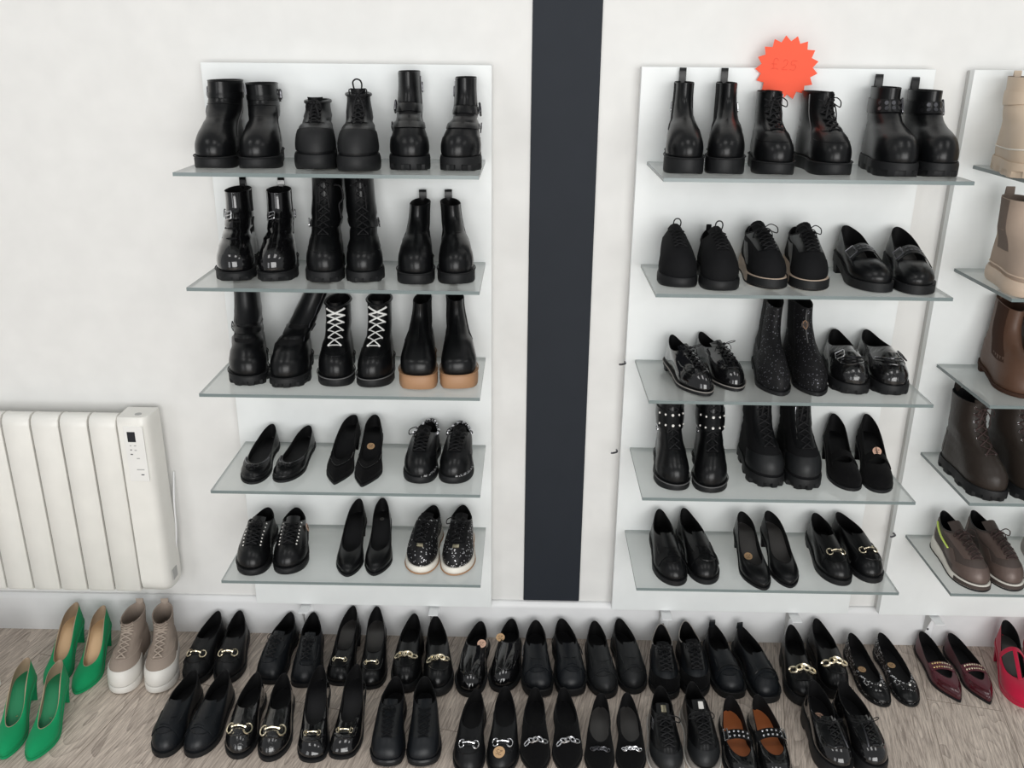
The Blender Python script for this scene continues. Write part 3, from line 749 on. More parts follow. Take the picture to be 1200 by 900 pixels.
for x in (-.3, -.02): MB().box(x-.02, x+.02, -.012, .0298, .30, .36).build('wall_mount', 'radiator_white', rad, smooth=False)

# white stand whose edge shows at the far left
o = bpy.data.objects.new('white_stand', None); COL.objects.link(o); o.location = (-1.53, -.33, 0); tag(o, 'edge of a white rounded stand on the floor at far left', 'stand')
bevel(MB().box(-.10, .103, -.06, .06, .0, .16).build('body', 'white_plastic', o, smooth=False), .008, 3)

# ------------------------------------------------------------------ shoes
PLACE = {
    'A': (1.403, (-0.696, -0.175, 0.8, 0.24, 0.18, -0.041), (-0.609, -0.171, 7.2, 0.24, 0.174, 0.043)),
    'B': (1.403, (-0.477, -0.172, 6.0, 0.24, 0.138, -0.0), (-0.385, -0.196, 8.0, 0.24, 0.156, -0.0)),
    'C': (1.403, (-0.269, -0.173, 4.0, 0.24, 0.204, -0.0), (-0.147, -0.172, -2.0, 0.24, 0.192, -0.0)),
    'D': (1.15, (-0.685, -0.173, 6.0, 0.24, 0.186, -0.0), (-0.589, -0.171, 8.0, 0.24, 0.186, -0.0)),
    'E': (1.15, (-0.475, -0.175, 4.4, 0.24, 0.234, -0.026), (-0.387, -0.171, 11.6, 0.24, 0.234, 0.026)),
    'F': (1.15, (-0.258, -0.182, 1.2, 0.24, 0.162, -0.069), (-0.172, -0.173, 8.8, 0.24, 0.162, 0.068)),
    'G': (0.896, (-0.682, -0.177, 10.0, 0.24, 0.204, -0.0), (-0.571, -0.185, 4.0, 0.24, 0.174, -0.0)),
    'H': (0.896, (-0.464, -0.172, 4.0, 0.24, 0.168, -0.0), (-0.364, -0.173, 2.0, 0.24, 0.174, -0.0)),
    'I': (0.896, (-0.256, -0.182, 0.8, 0.24, 0.18, -0.048), (-0.169, -0.173, 7.2, 0.24, 0.186, 0.045)),
    'J': (0.644, (-0.677, -0.18, 0.0, 0.243, 0.061, 0.0), (-0.588, -0.172, -4.0, 0.237, 0.056, 0.0)),
    'K': (0.644, (-0.464, -0.174, -4.0, 0.243, 0.086, 0.0), (-0.394, -0.184, 2.0, 0.243, 0.094, 0.0)),
    'L': (0.644, (-0.255, -0.174, -4.0, 0.237, 0.08, 0.0), (-0.171, -0.172, 0.0, 0.237, 0.073, 0.0)),
    'M': (0.39, (-0.696, -0.2, 2.0, 0.243, 0.073, 0.0), (-0.614, -0.194, 8.0, 0.237, 0.073, 0.0)),
    'N': (0.39, (-0.452, -0.189, 0.0, 0.243, 0.099, 0.0), (-0.38, -0.182, 4.0, 0.243, 0.099, 0.0)),
    'O': (0.39, (-0.254, -0.175, -5.6, 0.237, 0.077, 0.0), (-0.171, -0.175, -0.4, 0.243, 0.077, 0.0)),
    'P': (1.403, (0.349, -0.177, -4.0, 0.24, 0.186, -0.013), (0.443, -0.174, -6.0, 0.24, 0.186, 0.013)),
    'Q': (1.403, (0.546, -0.173, -4.0, 0.24, 0.168, -0.0), (0.665, -0.172, 6.0, 0.24, 0.168, -0.0)),
    'R': (1.403, (0.808, -0.187, -2.0, 0.24, 0.18, -0.0), (0.898, -0.177, 0.0, 0.247, 0.174, -0.0)),
    'S': (1.15, (0.356, -0.175, -4.0, 0.243, 0.078, 0.0), (0.44, -0.2, 0.0, 0.243, 0.086, 0.0)),
    'T': (1.15, (0.554, -0.171, 0.0, 0.237, 0.086, 0.0), (0.654, -0.182, -2.0, 0.237, 0.094, 0.0)),
    'U': (1.15, (0.793, -0.179, 4.0, 0.237, 0.09, 0.0), (0.888, -0.193, -4.0, 0.243, 0.099, 0.0)),
    'V': (0.896, (0.396, -0.196, 12.0, 0.237, 0.065, 0.0), (0.481, -0.163, 16.0, 0.231, 0.065, 0.0)),
    'W': (0.896, (0.602, -0.178, -2.8, 0.24, 0.174, -0.062), (0.687, -0.176, 4.8, 0.24, 0.174, 0.061)),
    'X': (0.896, (0.785, -0.173, -4.0, 0.237, 0.085, 0.0), (0.872, -0.175, 2.0, 0.237, 0.085, 0.0)),
    'Y': (0.644, (0.373, -0.187, -2.0, 0.24, 0.168, -0.0), (0.468, -0.198, -4.0, 0.24, 0.174, -0.0)),
    'Z': (0.644, (0.604, -0.168, 2.0, 0.232, 0.156, -0.008), (0.696, -0.173, 2.0, 0.24, 0.162, 0.008)),
    'a': (0.644, (0.812, -0.17, -4.0, 0.231, 0.099, 0.0), (0.893, -0.174, -6.0, 0.243, 0.099, 0.0)),
    'b': (0.39, (0.379, -0.199, 2.0, 0.255, 0.085, 0.0), (0.46, -0.19, 8.0, 0.255, 0.085, 0.0)),
    'c': (0.39, (0.597, -0.217, 2.0, 0.243, 0.094, 0.0), (0.674, -0.207, 4.0, 0.237, 0.094, 0.0)),
    'd': (0.39, (0.803, -0.192, 0.8, 0.243, 0.08, 0.0), (0.884, -0.181, 9.2, 0.237, 0.08, 0.0)),
    'e': (1.403, (1.104, -0.196, -8.0, 0.24, 0.198, -0.0), None),
    'f': (1.15, (1.13, -0.234, -4.0, 0.247, 0.18, -0.0), None),
    'g': (0.896, (1.182, -0.173, -3.2, 0.24, 0.162, -0.088), (1.271, -0.178, 1.2, 0.247, 0.162, 0.088)),
    'h': (0.644, (1.123, -0.218, 6.0, 0.24, 0.186, -0.0), (1.227, -0.224, 8.0, 0.24, 0.186, -0.0)),
    'i': (0.39, (1.145, -0.21, 2.0, 0.237, 0.086, 0.0), (1.229, -0.204, 6.0, 0.237, 0.086, 0.0)),
    'j': (0.39, (1.385, -0.22, -2.0, 0.249, 0.095, 0.0), None),
    'f1': (0, (-1.296, -0.174, 2.0, 0.237, 0.091, 0.0), (-1.207, -0.187, 4.0, 0.237, 0.101, 0.0)),
    'f1b': (0, (-1.297, -0.428, 8.0, 0.243, 0.101, 0.0), (-1.21, -0.433, 6.0, 0.237, 0.112, 0.0)),
    'f2': (0, (-1.1, -0.188, 4.0, 0.237, 0.141, 0.0), (-1.008, -0.183, 14.0, 0.237, 0.141, 0.0)),
    'f3': (0, (-0.904, -0.144, -3.6, 0.231, 0.08, 0.0), (-0.824, -0.139, 5.6, 0.231, 0.073, 0.0)),
    'f4': (0, (-0.694, -0.137, -6.0, 0.225, 0.08, 0.0), (-0.604, -0.142, 6.0, 0.237, 0.08, 0.0)),
    'f5': (0, (-0.503, -0.137, -4.0, 0.225, 0.11, 0.0), (-0.418, -0.144, 4.0, 0.237, 0.103, 0.0)),
    'f6': (0, (-0.314, -0.159, -2.0, 0.237, 0.086, 0.0), (-0.222, -0.17, 8.0, 0.243, 0.086, 0.0)),
    'f7': (0, (-0.13, -0.162, -6.8, 0.243, 0.069, 0.0), (-0.044, -0.144, -5.2, 0.237, 0.075, 0.0)),
    'f8': (0, (0.042, -0.166, 0.8, 0.237, 0.077, 0.0), (0.124, -0.158, 7.2, 0.243, 0.077, 0.0)),
    'f9': (0, (0.22, -0.16, 3.6, 0.243, 0.073, 0.0), (0.304, -0.142, 8.4, 0.237, 0.08, 0.0)),
    'f10': (0, (0.405, -0.169, -3.6, 0.231, 0.07, 0.0), (0.487, -0.156, 1.6, 0.237, 0.07, 0.0)),
    'f11': (0, (0.569, -0.155, 4.8, 0.231, 0.07, 0.0), (0.651, -0.166, 11.2, 0.237, 0.077, 0.0)),
    'f12': (0, (0.771, -0.185, -4.0, 0.237, 0.086, 0.0), (0.865, -0.152, 2.0, 0.237, 0.078, 0.0)),
    'f13': (0, (0.969, -0.172, 4.0, 0.243, 0.07, 0.0), (1.056, -0.168, 4.0, 0.243, 0.066, 0.0)),
    'f14': (0, (1.183, -0.147, 2.8, 0.243, 0.052, 0.0), (1.269, -0.152, 5.2, 0.243, 0.052, 0.0)),
    'f15': (0, (1.383, -0.142, -10.0, 0.237, 0.107, 0.0), (1.467, -0.149, -4.0, 0.237, 0.107, 0.0)),
    'g1': (0, (-0.885, -0.409, -3.6, 0.243, 0.08, 0.0), (-0.8, -0.408, -2.4, 0.243, 0.08, 0.0)),
    'g2': (0, (-0.706, -0.412, 0.4, 0.237, 0.075, 0.0), (-0.623, -0.415, 5.6, 0.243, 0.075, 0.0)),
    'g3': (0, (-0.525, -0.415, 4.0, 0.243, 0.099, 0.0), (-0.439, -0.405, 0.0, 0.237, 0.099, 0.0)),
    'g4': (0, (-0.329, -0.427, 0.0, 0.243, 0.073, 0.0), (-0.246, -0.424, 6.0, 0.243, 0.073, 0.0)),
    'g5': (0, (-0.121, -0.452, -4.0, 0.237, 0.065, 0.0), (-0.037, -0.443, 0.0, 0.243, 0.07, 0.0)),
    'g6': (0, (0.035, -0.44, -0.4, 0.237, 0.065, 0.0), (0.119, -0.438, 2.4, 0.237, 0.065, 0.0)),
    'g7': (0, (0.203, -0.455, -5.2, 0.237, 0.06, 0.0), (0.286, -0.452, -0.8, 0.237, 0.06, 0.0)),
    'g8': (0, (0.371, -0.449, -2.0, 0.237, 0.08, 0.0), (0.455, -0.433, 2.0, 0.243, 0.08, 0.0)),
    'g9': (0, (0.54, -0.463, -1.2, 0.243, 0.075, 0.0), (0.622, -0.456, 3.2, 0.243, 0.075, 0.0)),
    'g10': (0, (0.775, -0.437, 2.0, 0.243, 0.095, 0.0), (0.858, -0.432, 8.0, 0.237, 0.095, 0.0)),
}

ADJ = {('A', -1): (-0.004, 0.0), ('A', 1): (0.004, 0.0), ('B', -1): (-0.004, 0.0), ('B', 1): (0.004, 0.0), ('D', -1): (-0.001, 0.0), ('D', 1): (0.001, 0.0), ('F', -1): (-0.001, 0.0), ('F', 1): (0.001, 0.0), ('I', -1): (-0.003, 0.0), ('I', 1): (0.003, 0.0), ('L', -1): (-0.002, 0.0), ('L', 1): (0.002, 0.0), ('M', -1): (-0.004, 0.0), ('M', 1): (0.004, 0.0), ('O', -1): (-0.004, 0.0), ('O', 1): (0.004, 0.0), ('P', -1): (-0.001, 0.0), ('P', 1): (0.001, 0.0), ('R', -1): (-0.002, 0.0), ('R', 1): (0.002, 0.0), ('S', -1): (-0.003, 0.0), ('S', 1): (0.003, 0.0), ('U', -1): (-0.005, 0.0), ('U', 1): (0.005, 0.0), ('X', -1): (-0.002, 0.0), ('X', 1): (0.002, 0.0), ('Y', -1): (-0.001, 0.0), ('Y', 1): (0.001, 0.0), ('Z', -1): (-0.002, 0.0), ('Z', 1): (0.002, 0.0), ('a', -1): (-0.001, 0.0), ('a', 1): (0.001, 0.0), ('i', -1): (-0.003, 0.0), ('i', 1): (0.003, 0.0), ('f6', -1): (-0.003, 0.0), ('f6', 1): (-0.013, 0.0), ('f7', -1): (-0.002, 0.0), ('f7', 1): (0.006, 0.0), ('f8', -1): (0.002, 0.0), ('f8', 1): (0.008, 0.0), ('f9', -1): (0.002, 0.0), ('f10', -1): (-0.004, 0.0), ('f10', 1): (-0.003, 0.0), ('f11', -1): (-0.001, 0.0), ('f11', 1): (0.008, 0.0), ('g1', -1): (-0.001, 0.0), ('g1', 1): (0.001, 0.0), ('g3', -1): (-0.001, 0.0), ('g3', 1): (0.001, 0.0), ('g4', -1): (-0.002, 0.0), ('g4', 1): (0.002, 0.0), ('g5', -1): (-0.001, 0.0), ('g5', 1): (-0.003, 0.0), ('g6', -1): (0.004, 0.0), ('g7', 1): (-0.007, 0.0), ('g8', -1): (-0.007, 0.0), ('g8', 1): (0.002, 0.0), ('g9', -1): (0.006, 0.0), ('g9', 1): (0.006, 0.0), ('g10', -1): (-0.002, 0.0), ('g10', 1): (0.002, 0.0)}
def pair(pid, name, cat, noun, desc, fn, rows, ts=.006, hh=0, W=.0435, shape='round', mat='leather', kind='low', one=0, adj=None, h2=None, **kw):
    z, a, b = PLACE[pid]; out = []
    for side, q in ((-1, a), (1, b)):
        if q is None: continue
        x, y, ang, L, h, ln = q; kk = dict(kw.get('kwR') or {}) if side > 0 else {}; kk = {**{k_: v_ for k_, v_ in kw.items() if k_ != 'kwR'}, **kk}; kk.setdefault('lean', (ln, 0))
        if (pid, side) in ADJ: x += ADJ[pid, side][0]; y += ADJ[pid, side][1]
        if adj and side in adj:
            d = adj[side]; x += d[0]; y += d[1]; ang += d[2]
        hl = max(.04, h-ts-hh)
        if h2: hl = h2-ts-hh
        R = rows(hl)
        lab = f"{'left' if side < 0 else 'right'} {noun} of {desc}" if b is not None else desc
        s = Shoe(name, lab, cat, 'pair of '+desc if b is not None else None, side, (x, y), ang, z, L, W, R, ts, hh, shape, mat, **kk)
        if fn: fn(s, side)
        out.append(s)
    return out
PLAT = lambda **k: dict(kind='platform', **k)
LUG = lambda **k: dict(kind='lug', lug=k.pop('lug', .005), **k)
bootr = lambda **k: (lambda h: rows_boot(h, **k))
lowr = lambda zm, zv, yt, **k: (lambda h: rows_low(h, zm, zv, yt, **k))
OUT = lambda s, d: .5-s.inn*-1*d*(-1) if False else .5+s.inn*d      # u on the outer flank
INN = lambda s, d: .5-s.inn*d

# ---- left board, top shelf
def fA(s, k):
    s.strap(.80, .86, 0, 1, .0016, name='ankle_strap'); s.buckle(OUT(s, .26), .86, .009, .010, 'gunmetal', off=.005, r=.0022)
    s.patch('strap_keeper', OUT(s, .30)-.02, OUT(s, .30)+.02, .78, .92, .004, 'leather', nu=5); s.path('seam', [(u, .74) for u in np.linspace(.28, .72, 13)], .0009, 'leather')
    s.zipper(INN(s, .27), .30, .97); s.path('seam', [(OUT(s, .16+.10*k_), .72-.5*k_) for k_ in np.linspace(0, 1, 8)], .0009, 'leather'); s.path('collar_piping', [(u, 1.0) for u in np.linspace(0, 1, 40)], .0015, 'leather', off=-.0006)
pair('A', 'ankle_boot', 'boot', 'boot', 'smooth black zip boots, left end of left top shelf', fA, bootr(ws=0.76, wa=0.76), ts=.024, W=.047, sole=PLAT(off=.003, welt='rubber', mat='rubber'), wr=.5)
def fB(s, k):
    s.patch('toe_cap', .30, .70, .08, .36, .0014, 'rubber', nu=18); s.facing(.50, .96, .010, .011, .013); s.tongue(.45, 1.10, .016)
    s.laces(.50, .98, .010, .011, 6, bow=True, loop=.018, tail=.050, r=.0022, droop=1 if k < 0 else -1); s.path('collar_padding', [(u, .98) for u in np.linspace(0, 1, 40)], .004, 'leather_soft', off=.0, flat=1, n=7)
    if k > 0: MB().tube([s.S(.5, 1)[0]+np.array([x, -.004, z]) for x, z in ((-.004, .0), (-.009, .016), (-.007, .028), (.002, .032), (.010, .026), (.008, .012), (.003, .0))], .0020, 6).build('lace_loop', 'lace_black', s.root)
pair('B', 'lace_up_boot', 'boot', 'boot', 'low lace-up platform boots, middle of left top shelf', fB, bootr(ws=0.56, wa=0.64, toe=1.1), ts=.032, W=.0475, sole=PLAT(off=.003, bulge=.0015), mat='leather_soft', wr=.8)
def fC(s, k):
    s.strap(.60, .69, 0, 1, .0022, name='ankle_strap'); s.strap(.40, .47, .25, .75, .002, name='instep_strap'); s.patch('toe_cap', .30, .70, .06, .30, .0016, 'leather', nu=18)
    s.buckle(OUT(s, .24), .66, .010, .011, 'gunmetal', off=.006, r=.0024); s.buckle(INN(s, .28), .84, .006, .010, 'gunmetal', off=.004, r=.0018); s.buckle(OUT(s, .22), .42, .008, .008, 'gunmetal', off=.005)
    s.patch('shaft_panel', .30, .70, .70, .99, .0014, 'leather', nu=12); s.zipper(INN(s, .25), .4, .95)
pair('C', 'biker_boot', 'boot', 'boot', 'tall black biker boots, right end of left top shelf', fC, bootr(ws=0.52, wa=0.58), ts=.030, W=.046, sole=LUG(off=.003), wr=1)
# ---- left board, second shelf
def fD(s, k):
    s.strap(.70, .76, 0, 1, .0018, name='ankle_strap'); s.buckle(.44, .73, .009, .009, 'silver', off=.004); s.buckle(OUT(s, .26), .73, .008, .009, 'gunmetal', off=.005); s.tabs(.020, .008)
    s.gore(.48, .99, .05, uc=.22)
pair('D', 'ankle_boot', 'boot', 'boot', 'patent black buckle boots, left end of left second shelf', fD, bootr(ws=0.62, wa=0.66), ts=.022, W=.046, mat='patent', sole=LUG(off=.003, lug=.003, welt='rubber'), wr=1.3)
def fE(s, k):
    s.tongue(.45, 1.0, .016); s.facing(.47, .98, .009, .012, .015); s.laces(.47, .97, .010, .014, 8, loop=.016, tail=.06, r=.0019)
    s.strap(.54, .61, 0, 1, .003, name='ankle_strap'); s.buckle(OUT(s, .20), .575, .008, .009, 'silver', off=.006); s.seam(.20, .20, .30, .36)
    MB().tube([s.S(INN(s, .12), .9)[0]+np.array(p) for p in ((0, .008, 0), (-.016, .014, -.004), (-.020, .016, -.03), (-.010, .016, -.045), (-.014, .018, -.075))], .0022, 6).build('lace_end', 'lace_black', s.root)
pair('E', 'combat_boot', 'boot', 'boot', 'tall lace-up combat boots, middle of left second shelf', fE, bootr(ws=0.76, wa=0.78), ts=.026, W=.0455, sole=LUG(off=.003, lug=.003), wr=1, h2=.232)
def fF(s, k): s.gore(.44, .99, .06); s.tabs(.020, .009)
pair('F', 'chelsea_boot', 'boot', 'boot', 'black chelsea boots, right end of left second shelf', fF, bootr(ws=0.52, wa=0.56), ts=.026, W=.044, sole=PLAT(off=.003, welt='rubber'), wr=.6)
# ---- left board, third shelf
def fG(s, k):
    s.zipper(OUT(s, .12), .45, .98, 'gunmetal' if k > 0 else 'thread_grey'); s.strap(.52, .58, 0, 1, .002, name='ankle_strap'); s.buckle(OUT(s, .24), .55, .009, .009, 'gunmetal', off=.005)
    s.patch('shaft_panel', .34, .66, .62, .98, .0014, 'leather_soft', nu=10)
pair('G', 'biker_boot', 'boot', 'boot', 'slouching black zip boots, left end of left third shelf', fG, bootr(ws=0.6, wa=0.66), ts=.026, W=.0485, sole=LUG(off=.003, welt='rubber'), wr=2, h2=.232, kwR=dict(lean=(-.50, -.10)))
def fH(s, k):
    s.tongue(.42, 1.06, .015); s.facing(.44, .97, .010, .013, .014, off=.002); s.laces(.45, .95, .013, .018, 6, mat='lace_white', r=.0022, bow=False, off=.0035, eye='silver'); s.tabs(.030, .008)
    s.seam(.16, .16, .34, .40); s.path('collar_piping', [(u, 1.0) for u in np.linspace(0, 1, 40)], .003, 'leather_soft')
pair('H', 'lace_up_boot', 'boot', 'boot', 'black boots with white laces, middle of left third shelf', fH, bootr(ws=0.66, wa=0.66), ts=.022, W=.045, mat='leather', sole=PLAT(off=.003, welt='thread_grey'), wr=.5)
def fI(s, k): s.gore(.44, .99, .06, uc=.27); s.tabs(.016, .009); s.path('seam', [(.5+.0*k_, v) for k_, v in ((0, .5), (0, .95))], .0008, 'leather')
pair('I', 'chelsea_boot', 'boot', 'boot', 'black chelsea boots on tan gum platform soles, left third shelf', fI, bootr(ws=0.46, wa=0.54, toe=.9), ts=.036, W=.046, shape='square', sole=PLAT(off=.003, mat='gum', bulge=.001, welt='gum'), wr=.4)
# ---- left board, fourth shelf
def fJ(s, k):
    s.strap(.62, .84, .32, .68, .0025, name='toe_band'); s.bow(.80, sc=.8); s.path('beaded_trim', [(u, .86) for u in np.linspace(.33, .67, 14)], .0016, 'gunmetal', off=.003)
pair('J', 'ballet_flat', 'shoe', 'flat', 'black ballet flats with twisted bands, left fourth shelf', fJ, lowr(.030, .030, .80, wt=.74, bl=.6, phim=86), ts=.004, hh=.008, W=.038, shape='round', sole=dict(kind='flat', t=.004, off=.001))
def fK(s, k):
    s.path('seam', [(u, .80) for u in np.linspace(.30, .70, 14)], .0008, 'thread_grey')
    s.patch('vamp_band', .34, .66, .70, .97, .0012, 'suede', nu=12)
    if k > 0: s.insole_sticker(.42, .004, .010)
pair('K', 'court_shoe', 'shoe', 'shoe', 'pointed black court shoes, middle of left fourth shelf', fK, lowr(.032, .030, .72, wt=.76, bl=.55, phim=86), ts=.004, hh=.045, W=.037, shape='point', mat='suede', sole=dict(kind='flat', t=.004, off=.0008, taper=.6, heel=.2, heel_mat='suede'))
def fL(s, k):
    s.tongue(.62, 1.10, .018, 'fabric_black'); s.facing(.60, .97, .010, .014, .014, 'leather'); s.laces(.62, .96, .012, .016, 6, loop=.026, tail=.03, r=.0019, side=1 if k < 0 else 0)
    s.patch('toe_cap', .34, .66, .10, .46, .001, 'leather', nu=14); s.path('collar_trim', [(u, .97) for u in np.linspace(-.30, .30, 26)], .0042, 'glitter_silver', off=0, n=7); s.patch('sole_trim', .52, .66, .03, .08, .004, 'glitter_silver', nu=12)
pair('L', 'sneaker', 'sneaker', 'sneaker', 'black sneakers with glitter collars, left fourth shelf', fL, lowr(.052, .074, .50, wt=.72, phim=62), ts=.020, W=.0435, mat='leather_soft', sole=PLAT(off=.003, bulge=.001))
# ---- left board, bottom shelf
def fM(s, k):
    s.tongue(.60, 1.08, .018, 'leather_soft'); s.facing(.58, .97, .010, .013, .017, 'leather'); s.laces(.60, .96, .012, .015, 6, bow=(k < 0), loop=.018, tail=.02, r=.0019)
    for sg in (-1, 1):
        for v in np.linspace(.56, .96, 7):
            u = s.ux(sg*(.021+.004*(v-.56)), v); s.stud(s.S(u, v)[0]+s.N(u, v)[0]*.002, s.N(u, v)[0], .0024, 'pearl', .5)
    s.patch('toe_cap', .32, .68, .10, .42, .001, 'leather', nu=16)
    if k > 0: s.surf_sticker(.70, .80, .011, 'pink_paper', .004)
pair('M', 'sneaker', 'sneaker', 'sneaker', 'black sneakers with white studded eyelets, left bottom shelf', fM, lowr(.050, .072, .50, wt=.70, phim=62), ts=.020, W=.0445, mat='leather', sole=PLAT(off=.003, bulge=.001, welt='rubber_shiny'))
pair('N', 'court_shoe', 'shoe', 'shoe', 'round-toed black court shoes, left bottom shelf', lambda s, k: s.insole_sticker(.30, .0, .006, 'insole_grey') if k > 0 else None, lowr(.032, .034, .76, wt=.72, bl=.6, phim=84), ts=.004, hh=.045, W=.038, shape='almond', mat='leather', sole=dict(kind='flat', t=.004, off=.0008, taper=.7, heel=.2))
def fO(s, k):
    s.tongue(.60, 1.10, .018, 'fabric_black'); s.facing(.58, .97, .010, .014, .012, 'fabric_black'); s.laces(.62, .96, .011, .015, 5, loop=.026, tail=.03, r=.0019, side=-1 if k < 0 else .5)
    s.patch('name_plate', .475, .525, .50, .56, .004, 'pale_gold', nu=5); s.patch('heel_trim', -.10, .10, .45, .9, .0012, 'leather')
pair('O', 'sneaker', 'sneaker', 'sneaker', 'black glitter sneakers with cream soles, left bottom shelf', fO, lowr(.052, .074, .50, wt=.68, phim=60), ts=.020, W=.043, mat='glitter_black', sole=PLAT(off=.003, mat='cream_rubber', bulge=.001, band='gum'))
# ---- middle board, top shelf
def fP(s, k): s.gore(.40, .99, .055, uc=.26); s.tabs(.030, .008); s.buckle(.27 if k < 0 else .73, .72, .005, .010, 'silver', off=.003, r=.001)
pair('P', 'chelsea_boot', 'boot', 'boot', 'black chelsea boots with long pull tabs, middle top shelf', fP, bootr(ws=0.5, wa=0.54), ts=.034, W=.0435, sole=PLAT(off=.003, welt='rubber'), wr=.4)
def fQ(s, k):
    s.tongue(.42, 1.02, .016); s.facing(.45, .98, .010, .012, .014); s.laces(.46, .90, .011, .014, 6, loop=.020, tail=.05, r=.0022, side=-1); s.zipper(INN(s, .2), .3, .97); s.seam(.18, .18, .30, .36)
pair('Q', 'lace_up_boot', 'boot', 'boot', 'black lace-up boots under the starburst, middle top shelf', fQ, bootr(ws=0.6, wa=0.62), ts=.026, W=.045, sole=PLAT(off=.003, welt='rubber'), wr=.7)
def fR(s, k):
    s.strap(.70, .86, 0, 1, .003, name='wide_strap'); s.tabs(.026, .009)
    for v in (.745, .815):
        for u in np.linspace(.38, .62, 5):
            p = s.S(u, v)[0]+s.N(u, v)[0]*.0035; m = MB(); n_ = s.N(u, v)[0]; m.disc(p, n_, .0045, .001, 12); m.build('eyelet', 'gunmetal', s.root)
    s.buckle(.70, .78, .008, .016, 'gunmetal', off=.006, r=.002)
pair('R', 'ankle_boot', 'boot', 'boot', 'black boots with eyelet ankle straps, middle top shelf', fR, bootr(ws=0.62, wa=0.66, toe=1.1), ts=.030, W=.0465, sole=LUG(off=.003, lug=.0035), wr=.3)
# ---- middle board, second shelf
def fS(s, k):
    s.tongue(.60, 1.10, .018, 'fabric_black'); s.laces(.62, .97, .011, .014, 6, bow=False, r=.0018)
    MB().tube([s.S(.5, 1.0)[0]+np.array([x, .0, z]) for x, z in ((-.003, -.006), (-.009, .014), (-.005, .024), (.004, .024), (.008, .014), (.003, -.006))], .0016, 6).build('lace_loop', 'lace_black', s.root)
    if k > 0: s.tabs(.012, .006)
    s.patch('toe_cap', .30, .70, .08, .40, .0008, 'fabric_black', nu=14)
pair('S', 'sneaker', 'sneaker', 'sneaker', 'plain all-black sneakers, left end of middle second shelf', fS, lowr(.058, .088, .46, wt=.66, phim=58, toe=1.1), ts=.024, W=.0455, mat='fabric_black', sole=PLAT(off=.003, bulge=.001), h2=.098)
def fT(s, k):
    s.tongue(.60, 1.12, .018, 'fabric_black'); s.facing(.58, .97, .010, .014, .016, 'leather'); s.laces(.60, .97, .012, .015, 6, loop=.030, tail=.03, r=.0020); s.patch('toe_cap', .32, .68, .06, .42, .0012, 'fabric_black', nu=14)
    s.patch('side_panel', .20, .32, .2, .8, .001, 'leather', nu=7)
pair('T', 'sneaker', 'sneaker', 'sneaker', 'black sneakers with beige wedge soles, middle second shelf', fT, lowr(.058, .086, .47, wt=.66, phim=60), ts=.024, hh=.014, W=.044, mat='fabric_black', sole=PLAT(off=.003, mat='beige_rubber', bulge=.002, spring=.006, band='rubber', toeguard='rubber'), h2=.104)
def fU(s, k):
    s.bridge(.54, .012, .9, w_=.040, rise=.010, vtop=.9)
    for q in np.linspace(.2, .8, 6):
        for l in (-.007, .007):
            p, n_, d = s.on_bridge(q, l); m = MB(); m.disc(p, n_, .0032, .001, 10); m.build('eyelet', 'gunmetal', s.root)
    p, n_, d = s.on_bridge(.10 if k < 0 else .1); m = MB(); tx = np.cross(d, n_); pts = [p+n_*.003+tx*a*.010+d*b*.016 for a, b in ((-1, -1), (1, -1), (1, 1), (-1, 1))]; m.tube(pts, .0016, 6, closed=True, smooth=False); m.build('buckle', 'gunmetal', s.root)
pair('U', 'mary_jane_shoe', 'shoe', 'shoe', 'chunky black strap shoes with block heels, middle second shelf', fU, lowr(.040, .044, .70, wt=.70, bl=.7, phim=74, toe=1.15), ts=.018, hh=.030, W=.0455, mat='leather', insole='insole_grey', sole=dict(kind='flat', t=.020, off=.003, taper=.86, heel=.27, mat='rubber'), h2=.108)
# ---- middle board, third shelf
def fV(s, k):
    s.tongue(.62, 1.08, .016); s.facing(.60, .98, .007, .009, .018, 'patent'); s.laces(.64, .97, .009, .012, 5, loop=.030, tail=.022, r=.0014, droop=-.3)
    s.patch('toe_cap', .33, .67, .12, .46, .0012, 'patent', nu=16); s.seam(.2, .2, .46, .5)
pair('V', 'oxford_shoe', 'shoe', 'shoe', 'patent black lace-up oxfords, left end of middle third shelf', fV, lowr(.046, .070, .52, wt=.60, phim=60), ts=.010, hh=.010, W=.041, shape='almond', mat='patent', sole=dict(kind='flat', t=.007, off=.003, mat='rubber', welt='grey_rubber'), h2=.082)
def fW(s, k):
    s.zipper(.46, .62, .98, 'thread_grey') if k > 0 else None
    s.gore(.45, .99, .05); s.tabs(.010, .007)
    if k > 0: s.surf_sticker(.455, .80, .0095, 'bronze_dark', .002); s.path('sticker_edge', [(.455+.026*math.cos(a), .80+.045*math.sin(a)) for a in np.linspace(0, 6.28, 16)], .0007, 'gum', off=.003)
pair('W', 'ankle_boot', 'boot', 'boot', 'sparkly black ankle boots, centre of middle third shelf', fW, bootr(ws=0.52, wa=0.56, toe=.9), ts=.008, hh=.014, W=.0415, shape='almond', mat='glitter_fine', sole=dict(kind='flat', t=.007, off=.002, taper=.9), wr=.3, h2=.192)
def fX(s, k):
    s.patch('saddle_band', .30, .70, .62, .84, .0025, 'patent', nu=16); s.seam(.24, .24, .30, .36, r=.0014); s.buckle(.5-s.inn*-.10, .74, .011, .012, 'silver' if k < 0 else 'gunmetal', off=.005, r=.0018)
    s.path('chain_trim', [(u, .70) for u in np.linspace(.36, .64, 12)], .0018, 'silver' if k > 0 else 'gunmetal', off=.004)
pair('X', 'loafer', 'shoe', 'loafer', 'chunky patent loafers with buckles, middle third shelf', fX, lowr(.048, .066, .56, wt=.64, phim=66, toe=1.1), ts=.026, hh=.006, W=.046, mat='croc_patent', sole=LUG(off=.004, lug=.004, arch=.006), h2=.096)
